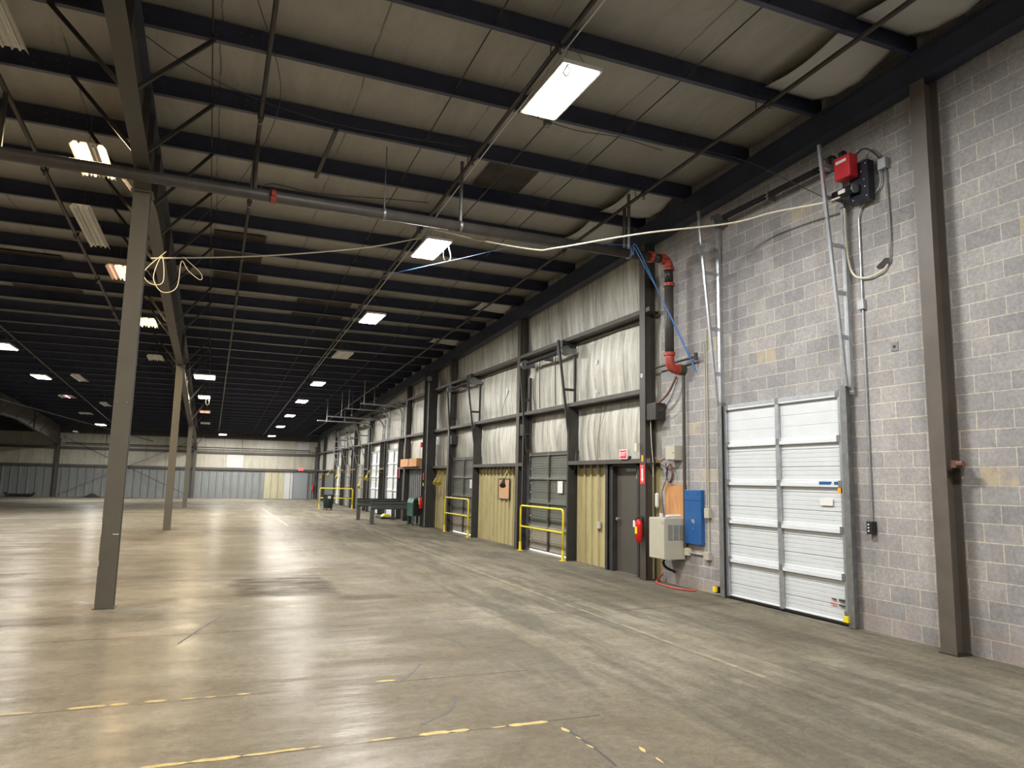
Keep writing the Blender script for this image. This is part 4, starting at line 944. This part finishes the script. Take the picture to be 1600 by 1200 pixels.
# wires
cable([(7.66, 10.80, 3.70), (7.62, 11.0, 3.42), (7.60, 11.25, 3.28), (7.58, 11.45, 3.26)], .022, M_brownc, 'bundle of brown wires drooping from the sprinkler sleeve to the column', 'wire_bundle', 'wires')
cable([(7.66, 10.74, 3.68), (7.60, 10.9, 3.30), (7.60, 11.2, 3.12), (7.58, 11.5, 3.22)], .007, M_cable, 'thin looping wire below the brown wire bundle', 'loop_wire', 'wires')
def coil(c, ry, rz, n, r, m, label):
    p = []
    for i in range(n*16+1):
        a = 2*PI*i/16; k = 1-.05*(i//16); p.append((c[0]-.01*(i//16), c[1]+ry*k*math.sin(a)*(.75 if math.cos(a) > 0 else 1), c[2]+rz*k*math.cos(a)))
    return tag(MB().tube(p, r, 6).build('cable_coil', m), label, 'cable coil')
coil((7.72, 11.10, 1.96), .11, .17, 4, .008, M_brownc, 'coil of brown cable hanging above the plywood board')
coil((7.60, 11.45, 3.18), .14, .09, 3, .008, M_cable, 'tangle of dark cable on top of the column bracket')
cable([(7.66, 11.5, 2.25), (7.64, 11.3, 2.18), (7.62, 11.15, 2.22), (7.64, 10.98, 2.2)], .014, M_brownc, 'brown wires running from the column to the beige wall box', 'wire_bundle', 'wires')
cable([(7.66, 11.15, 2.15), (7.70, 11.18, 1.9), (7.72, 11.36, 1.6), (7.72, 11.3, 1.2)], .008, M_cable, 'dark wire dropping from the cable coil to the cabinet', 'drop_wire', 'wires')
cable([(7.60, 11.56, 3.2), (7.62, 11.56, 2.6), (7.64, 11.54, 2.2), (7.64, 11.53, 1.9)], .007, M_cream, 'pale wire hanging down beside the column', 'drop_wire', 'wires')
# hose on the floor
cable([(7.72, 11.35, .15), (7.66, 11.45, .03), (7.50, 11.2, .018), (7.42, 10.8, .018), (7.44, 10.45, .018), (7.60, 10.22, .018)], .016, M_hose, 'red hose lying on the floor under the beige cabinet', 'floor_hose', 'hose')
for y, n in ((9.74, 'left'), (7.12, 'right')):
    t = thing('dock_sensor', 'small yellow and black sensor at the floor on the %s side of the white door' % n, 'sensor', (7.64, y, .05))
    MB().box(7.60, 7.64, y-.03, y+.045, .07, .145).build('yellow_face', M_yellow, t); MB().box(7.64, 7.785, y-.04, y+.04, .05, .15).build('sensor_body', M_black, t)

# ------------------------------------------------------------------ signs and safety things on the column
t = thing('exit_sign', 'red and white exit sign above the brown door', 'exit sign', (7.55, 12.37, 2.24))
MB().box(7.50, 7.56, 12.22, 12.52, 2.24, 2.43).build('sign_housing', M_paper, t)
MB().box(7.494, 7.50, 12.25, 12.49, 2.26, 2.41).build('sign_face', M_exitl, t)
text('EXIT', .115, (7.492, 12.37, 2.335), M_paper, t, bold=.002)
MB().cyl((7.53, 12.20, 2.27), (7.53, 12.16, 2.27), .03, 10).build('lamp_head', M_dark, t)
MB().box(7.55, 7.60, 12.3, 12.44, 2.20, 2.25).build('bracket', M_dark, t)
t = thing('extinguisher_sign', 'red arrow sign pointing down on the column above the extinguisher', 'sign', (XF, 11.72, 1.8))
MB().box(XF-.006, XF-.001, 11.64, 11.80, 1.76, 2.12).build('sign_plate', M_redp, t)
MB().poly([(XF-.009, 11.75, 2.10), (XF-.009, 11.69, 2.10), (XF-.009, 11.69, 1.86), (XF-.009, 11.67, 1.86), (XF-.009, 11.72, 1.79), (XF-.009, 11.77, 1.86), (XF-.009, 11.75, 1.86)]).build('white_arrow', M_paper, t)
text('FIRE', .04, (XF-.011, 11.72, 2.07), M_redp, t)
tag(MB().box(XF-.006, XF-.001, 11.69, 11.75, 2.18, 2.30).build('orange_decal', M_orange), 'small orange decal above the arrow sign on the column', 'decal')
t = thing('round_sticker', 'small round white sticker high on the column', 'sticker', (XF, 11.72, 3.8))
MB().cyl((XF-.001, 11.74, 3.83), (XF-.006, 11.74, 3.83), .04, 16).build('disc', M_paper, t); MB().cyl((XF-.006, 11.74, 3.83), (XF-.009, 11.74, 3.83), .015, 10).build('dot', M_ink, t)
tag(MB().box(7.46, 7.53, 11.82, 11.90, 2.38, 2.53).build('alarm_horn', M_cream), 'small cream alarm box on the column above the brown door', 'alarm')
def extinguisher(x, y, z, label):
    t = thing('fire_extinguisher', label, 'fire extinguisher', (x, y, z), 'fire extinguishers')
    MB().tube([(x, y, z), (x, y, z+.01), (x, y, z+.34), (x, y, z+.39), (x, y, z+.42)], [.05, .065, .065, .045, .02], 18).build('cylinder', M_extred, t, smooth=True)
    MB().cyl((x, y, z+.42), (x, y, z+.455), .02, 10).box(x-.012, x+.012, y-.10, y+.03, z+.45, z+.465).box(x-.01, x+.01, y-.09, y+.02, z+.475, z+.487).build('valve_handle', M_black, t)
    MB().tube(smooth_path([(x-.01, y+.03, z+.44), (x-.02, y+.08, z+.40), (x-.03, y+.075, z+.25), (x-.03, y+.07, z+.12)], 4), .009, 6).build('hose', M_black, t)
    MB().box(x-.068, x-.062, y-.035, y+.035, z+.15, z+.28).build('label', M_yellow, t)
    MB().box(x-.055, x-.05, y+.05, y+.12, z+.27, z+.39).build('inspection_tag', M_paper, t)
    MB().box(x+.055, x+.075, y-.03, y+.03, z+.1, z+.46).build('wall_bracket', M_dark, t)
extinguisher(7.448, 11.72, .69, 'red fire extinguisher hanging on the column beside the brown door')
extinguisher(7.19, 26.05, .68, 'red fire extinguisher on the wide column by the barrier')
extinguisher(7.35, YD-.45, .62, 'tiny red fire extinguisher in the far right corner')
tag(MB().box(7.24, 7.26, 25.99, 26.06, 1.72, 1.98).build('extinguisher_sign', M_redp), 'small red sign on the wide column above its extinguisher', 'sign')
tag(MB().box(7.46, 7.47, YD-.42, YD-.36, 1.6, 1.95).build('extinguisher_sign', M_redp), 'small red sign on the far right corner column', 'sign')
tag(MB().box(7.245, 7.258, 26.0, 26.07, 1.50, 1.62).build('yellow_marker', M_yellow), 'short yellow marker on the wide column', 'marker')
t = thing('exit_sign', 'small glowing red exit sign above the far grey door', 'exit sign', (6.40, YD-.25, 2.15))
MB().box(6.22, 6.60, YD-.28, YD-.22, 2.15, 2.38).build('sign_housing', M_paper, t); MB().box(6.23, 6.59, YD-.285, YD-.28, 2.16, 2.37).build('sign_face', M_exitl, t)
text('EXIT', .17, (6.41, YD-.287, 2.265), M_paper, t, face='-y')
tag(MB().tube([(7.56, 27.5, 3.08), (7.50, 27.5, 3.08)], .10, 14).cyl((7.56, 27.5, 3.08), (7.84, 27.5, 3.08), .03, 8).build('alarm_bell', M_redp), 'round red alarm bell on the wall beside the wide column', 'alarm bell')
tag(MB().box(XW-.05, XW-.035, 24.4, 24.62, 1.98, 2.2).build('red_notice', M_redp), 'small red notice on the khaki panel beside the wide column', 'sign')
tag(MB().box(7.53, 7.538, 30.9, 31.02, 1.78, 2.17).build('red_notice', M_redp), 'red notice hanging under the wood crate', 'sign')
# cork board
t = thing('cork_board', 'cork notice board on the khaki panel', 'notice board', (7.74, 19.2, 1.25))
MB().box(7.735, 7.745, 18.84, 19.64, 1.26, 1.80).build('cork_face', M_cork, t)
MB().box(7.725, 7.75, 18.82, 19.66, 1.235, 1.26).box(7.725, 7.75, 18.82, 19.66, 1.80, 1.825).box(7.725, 7.75, 18.82, 18.845, 1.26, 1.80).box(7.725, 7.75, 19.635, 19.66, 1.26, 1.80).build('frame', M_ink, t)
# switch and conduit on the khaki panel
tag(MB().cyl((7.74, 13.75, 1.05), (7.74, 13.75, 2.12), .009, 6).box(7.71, 7.75, 13.68, 13.80, .80, .94).build('panel_switch', M_cabs), 'small beige switch with a thin conduit on the khaki panel beside the brown door', 'switch')
cable([(7.70, 15.0, 2.5), (7.66, 14.7, 2.45), (7.60, 14.6, 2.2), (7.64, 14.75, 2.0), (7.70, 14.9, 2.1)], .009, M_cable, 'dark cable loop at the top corner of the grey dock door', 'loop_wire', 'wires')

for i, (y, z, hh, n) in enumerate(((19.25, 4.35, .5, 'left of the grey column, largest'), (13.95, 4.45, .28, 'right of the bearing box'), (15.0, 4.25, .28, 'behind the sloping rail of the nearer grey door'), (13.95, 3.78, .16, 'just above the middle girt over the khaki panel'))):  # white polygons painted as daylight showing through tears in the insulation
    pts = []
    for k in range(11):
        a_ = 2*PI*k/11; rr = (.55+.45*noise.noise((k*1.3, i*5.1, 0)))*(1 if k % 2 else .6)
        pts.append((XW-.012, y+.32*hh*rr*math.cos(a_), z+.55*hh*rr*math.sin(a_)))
    tag(MB().poly(pts).build('painted_daylight_tear', M_white, solid=.006), 'white patch painted as daylight through a tear in the wall insulation '+n, 'painted daylight', 'painted daylight tears in the wall insulation')
cable([(7.68, 13.55, 3.50), (7.69, 13.62, 3.1), (7.70, 13.74, 2.7), (7.70, 13.75, 2.25)], .006, M_cable, 'thin dark wire down the insulation above the khaki panel', 'drop_wire', 'wires')
cable([(7.68, 13.35, 3.48), (7.69, 13.5, 3.15), (7.70, 13.68, 2.8), (7.70, 13.66, 2.3)], .004, M_cable, 'second thin wire crossing the first above the khaki panel', 'drop_wire', 'wires')
cable([(7.69, 18.9, 4.3), (7.68, 19.3, 3.9), (7.69, 19.4, 3.62)], .005, M_cable, 'thin dark wire hanging below the largest painted daylight tear', 'drop_wire', 'wires')
cable([(7.55, 15.6, 4.98), (7.56, 15.62, 4.3), (7.57, 15.6, 3.6)], .012, M_dark, 'thin dark strap hanging behind the nearer grey door spring', 'door_strap', 'strap')
cable([(7.55, 16.5, 4.9), (7.56, 16.52, 4.2), (7.57, 16.5, 3.6)], .012, M_dark, 'thin dark rod hanging left of the nearer grey door spring', 'door_strap', 'strap')

# ------------------------------------------------------------------ yellow railings
def rail(p0, p1, h, hm, label, flip=False):
    t = thing('safety_railing', label, 'railing', ((p0[0]+p1[0])/2, (p0[1]+p1[1])/2, 0), 'yellow safety railings')
    d = (Vector((p1[0], p1[1], 0))-Vector((p0[0], p0[1], 0))).normalized(); R = .09
    a = Vector((p0[0], p0[1], 0)); b = Vector((p1[0], p1[1], 0)); Z = Vector((0,0,1))
    path = [a, a+Z*(h-R)] + [a+Z*(h-R)+d*(R-R*math.cos(q))+Z*(R*math.sin(q)) for q in (.4, .8, 1.2, 1.57)] + [b+Z*(h-R)-d*(R-R*math.cos(q))+Z*(R*math.sin(q)) for q in (1.57, 1.2, .8, .4)] + [b+Z*(h-R), b]
    MB().tube([tuple(p) for p in path], .0245, 10).build('top_rail', M_yellow, t, smooth=True)
    MB().tube([tuple(a+Z*hm), tuple(b+Z*hm)], .022, 10).build('middle_rail', M_yellow, t, smooth=True)
    for q in (a, b):
        MB().cyl(tuple(q), tuple(q+Z*.22), .034, 10).box(q.x-.06, q.x+.06, q.y-.06, q.y+.06, 0, .012).build('foot_socket', M_yellow, t)
rail((7.45, 14.88), (7.45, 17.33), 1.14, .62, 'yellow tube railing in front of the nearer grey dock door')
rail((7.45, 21.45), (7.45, 23.88), 1.16, .64, 'yellow tube railing in front of the farther grey dock door')
rail((5.70, 41.85), (7.40, 41.1), 1.12, .58, 'yellow tube railing standing out in the hall behind the green bin')
# steel barrier
t = thing('guardrail_barrier', 'dark grey steel guardrail barrier standing out from the wall', 'guardrail', (6.5, 29.3, 0))
for y in (27.9, 30.7):
    prof = [(y, .56), (y-.05, .60), (y-.05, .66), (y, .70), (y, .74), (y-.05, .78), (y-.05, .84), (y, .88), (y+.01, .88), (y-.035, .835), (y-.035, .785), (y+.01, .745), (y+.01, .695), (y-.035, .655), (y-.035, .605), (y+.01, .56)]
    MB().prism(prof, 'x', 5.72, 7.4).build('rail_beam', M_barrier, t)
    MB().box(5.72, 7.4, y-.06, y+.06, .885, .90).build('top_plate', M_dark, t)
    for x in (5.82, 7.30):
        isecy(MB(), x, y+.09, .015, .885, .13, .15).build('post', M_barrier, t)
        MB().box(x-.16, x+.16, y-.08, y+.25, 0, .015).build('base_plate', M_dark, t)
# bin
t = thing('rubbish_bin', 'dark green round bin on a wheeled dolly by the far yellow railing', 'bin', (5.87, 39.7, 0))
MB().tube([(5.87, 39.7, .11), (5.87, 39.7, .12), (5.87, 39.7, .78), (5.87, 39.7, .79)], [.20, .235, .285, .285], 20).build('bin_body', M_bin, t, smooth=True)
MB().tube([(5.87, 39.7, .77), (5.87, 39.7, .82)], .31, 20).build('rim', M_bin, t)
MB().tube([(5.87, 39.7, .08), (5.87, 39.7, .12)], .24, 18).build('dolly', M_brownc, t)
for a in range(5):
    x, y = 5.87+.22*math.cos(a*1.257+.6), 39.7+.22*math.sin(a*1.257+.6); MB().cyl((x-.015, y, .04), (x+.015, y, .04), .04, 10).build('wheel', M_black, t)
MB().box(5.81, 5.95, 39.405, 39.415, .62, .74).build('label', M_paper, t); MB().box(5.85, 5.91, 39.40, 39.405, .64, .72).build('label_mark', M_redp, t)
# green machine by the wall
t = thing('green_machine', 'green metal machine housing on legs behind the guardrail barrier', 'machine', (7.3, 27.2, 0))
MB().prism([(7.10, .35), (7.55, .35), (7.55, .85), (7.50, 1.0), (7.40, 1.05), (7.25, 1.05), (7.15, 1.0), (7.10, .85)], 'y', 26.85, 27.7).build('housing', M_green, t)
MB().box(7.14, 7.5, 26.80, 26.85, .4, .98).build('end_cover', M_black, t)
for x in (7.14, 7.5):
    for y in (26.92, 27.62): MB().cyl((x, y, 0), (x, y, .36), .025, 8).build('leg', M_green, t)
# wood crate over the far ribbed panel
t = thing('wood_crate', 'brown wood box resting on the girt above the ribbed panel', 'crate', (7.6, 29.0, 2.24))
MB().box(7.42, 7.70, 27.75, 30.35, 2.245, 2.56).build('crate_body', M_wood, t)
MB().box(7.415, 7.42, 28.95, 29.05, 2.24, 2.565).build('strap', M_dark, t)
# pallet-like low black platform and yellow wheel chock by the white doors
tag(MB().box(6.9, 7.5, 31.3, 32.5, 0, .06).box(6.95, 7.0, 31.3, 32.5, .06, .10).build('floor_plate', M_black), 'low black platform on the floor before the first white door', 'platform')
tag(MB().prism([(7.0, .10), (7.4, .10), (7.3, .2), (7.1, .2)], 'y', 31.5, 31.9).build('wheel_chock', M_yellow), 'small yellow chock lying on the black platform', 'chock')
# dock lamps on swing arms
def docklamp(x, y, z, label, m=M_dark, yel=True, wall=XW):
    t = thing('dock_lamp', label, 'lamp', (x, y, z), 'dock lamps on arms')
    MB().bar((wall-.03, y+.25, z+.28), (x+.15, y+.1, z+.30), .018, .018).bar((wall-.03, y+.25, z+.36), (x+.15, y+.1, z+.38), .018, .018).bar((x+.15, y+.1, z+.36), (x, y, z+.1), .018, .018).build('arm', M_yarm if yel else M_dark, t)
    MB().tube([(x+.03, y+.03, z+.14), (x, y, z+.05), (x-.05, y-.10, z-.05)], [.03, .05, .085], 14).build('lamp_head', m, t)
docklamp(7.35, 18.35, 1.68, 'dark dock lamp on a yellow arm beside the cork board')
docklamp(7.40, 24.45, 1.66, 'yellow dock lamp on an arm on the khaki panel, right of a pair', M_yarm)
docklamp(7.40, 24.95, 1.66, 'yellow dock lamp on an arm on the khaki panel, left of a pair', M_yarm)
docklamp(6.85, 34.6, 1.75, 'yellow dock lamp reaching out between the tall white doors', M_yarm)
docklamp(6.75, 35.9, 1.35, 'yellow dock lamp hanging lower before the second white door', M_yarm)
docklamp(6.7, 42.6, 1.75, 'yellow dock lamp beside the far grey doors', M_yarm)
docklamp(6.7, 45.9, 1.85, 'yellow dock lamp before the last white door', M_yarm)
docklamp(7.3, 53.6, 1.6, 'yellow dock lamp near the far corner', M_yarm)
# low dark trough at the far wall
t = thing('low_trough', 'low dark steel trough on the floor at the far left wall', 'trough', (-11.7, YD-.8, 0))
MB().prism([(-12.6, .30), (-12.4, 0), (-11.1, 0), (-10.85, .28), (-10.95, .28), (-11.15, .06), (-12.35, .06), (-12.5, .30)], 'y', YD-1.3, YD-.6).build('trough_body', M_black, t)
MB().prism([(-12.45, .06), (-11.05, .06), (-10.98, .2), (-12.52, .2)], 'y', YD-.66, YD-.6).build('back_plate', M_black, t)
rows = []
for j in range(9):
    rows.append([(-8.4+.14*i, YD-.7+.06*j, .012+.28*math.exp(-((i-6)/2.2)**2-((j-4)/2.4)**2)*(1+.4*noise.noise((i*.7, j*.7, 1)))) for i in range(14)])
tag(MB().sheet(rows).build('crumpled_tarp', M_dark, solid=.008), 'small dark crumpled tarp at the foot of the far wall', 'tarp')
tag(MB().box(6.0, 6.95, YD-.02, YD+.06, 3.45, 4.3).build('white_sheet', M_loose), 'white sheet patch high on the far wall near the corner', 'sheet')
tag(MB().box(1.0, 2.2, YD-.03, YD+.06, 2.28, 3.25).build('white_sheet', M_loose), 'white sheet patch on the far wall blanket in the middle', 'sheet')

# ------------------------------------------------------------------ floor paint
def strip(segs, label):
    mb = MB()
    for (x0, y0, x1, y1, w) in segs:
        n = max(3, int(math.hypot(x1-x0, y1-y0)/.035)); d = Vector((x1-x0, y1-y0, 0)).normalized(); s = Vector((-d.y, d.x, 0))
        L = []; Rr = []
        for i in range(n+1):
            t_ = i/n; p = Vector((x0+(x1-x0)*t_, y0+(y1-y0)*t_, .0012))
            e = min(1, 6*t_+.3, 6*(1-t_)+.3)
            a = w*.5*e*(1+.55*noise.noise((p.x*9, p.y*9, 1))); b = w*.5*e*(1+.55*noise.noise((p.x*9, p.y*9, 7)))
            L.append(tuple(p+s*a)); Rr.append(tuple(p-s*b))
        mb.sheet([Rr, L])
    return tag(mb.build('floor_line', M_yline), label, 'painted line', 'yellow lines on the floor')
strip([(-1.45,6.55,-1.1,6.53,.03),(-.88,6.545,-.62,6.545,.045),(-.60,6.545,-.47,6.55,.06),(-.36,6.55,-.20,6.545,.045),(-.10,6.54,.02,6.54,.03),(.08,6.525,.16,6.525,.02),(.32,6.53,.42,6.53,.04),(1.47,6.56,1.64,6.555,.045)], 'worn yellow line on the floor, the upper one below the column')
strip([(-.28,5.14,.0,5.14,.045),(.0,5.14,.30,5.14,.05),(.31,5.14,.70,5.15,.035),(.72,5.15,.80,5.15,.02),(1.12,5.15,1.30,5.15,.025),(1.47,5.14,1.70,5.14,.06),(1.70,5.145,1.84,5.14,.055),(2.0,5.12,2.12,5.12,.02),(2.14,5.12,2.45,5.11,.055)], 'worn yellow line on the floor, nearest the camera')
strip([(2.49,4.96,2.50,4.86,.05),(2.50,4.76,2.51,4.70,.02),(2.50,4.60,2.51,4.52,.02),(2.82,4.44,2.80,4.34,.03),(2.82,4.24,2.81,4.14,.02)], 'worn yellow flecks on the floor beside the end of the near line')
# rubber skid marks
cm = []
sk = MB()
for pts in ([(1.62,6.45),(1.85,6.75),(2.0,7.05)], [(1.55,5.35),(1.85,5.6),(2.0,5.95)], [(2.65,7.6),(2.62,7.9),(2.5,8.25)], [(2.50,4.95),(2.52,4.6),(2.5,4.2)], [(-.2,8.6),(.0,9.3),(.25,10.1)]):
    P_ = smooth_path([(a, b, .001) for a, b in pts], 6); L = []; Rr = []
    for i, p in enumerate(P_):
        q = Vector(P_[min(i+1, len(P_)-1)])-Vector(P_[max(i-1, 0)]); q.normalize(); s = Vector((-q.y, q.x, 0))*.011*(1+.8*noise.noise((i*.7, pts[0][0], 0)))
        L.append(tuple(Vector(p)+s)); Rr.append(tuple(Vector(p)-s))
    sk.sheet([Rr, L])
o = tag(sk.build('skid_marks', M_ink), 'thin dark rubber marks scattered on the near floor', 'skid marks', None, 'stuff')

# ------------------------------------------------------------------ world and view
w = bpy.data.worlds.new('outside'); bpy.context.scene.world = w; w.use_nodes = True
bg = w.node_tree.nodes['Background']; bg.inputs[0].default_value = (.95, .97, 1, 1); bg.inputs[1].default_value = 6
sc = bpy.context.scene
sc.view_settings.view_transform = 'Standard'; sc.view_settings.look = 'None'; sc.view_settings.gamma = 1; sc.view_settings.exposure = 0.0
sc.view_settings.use_curve_mapping = False
for o in bpy.data.objects:
    if '_o' in o: del o['_o']
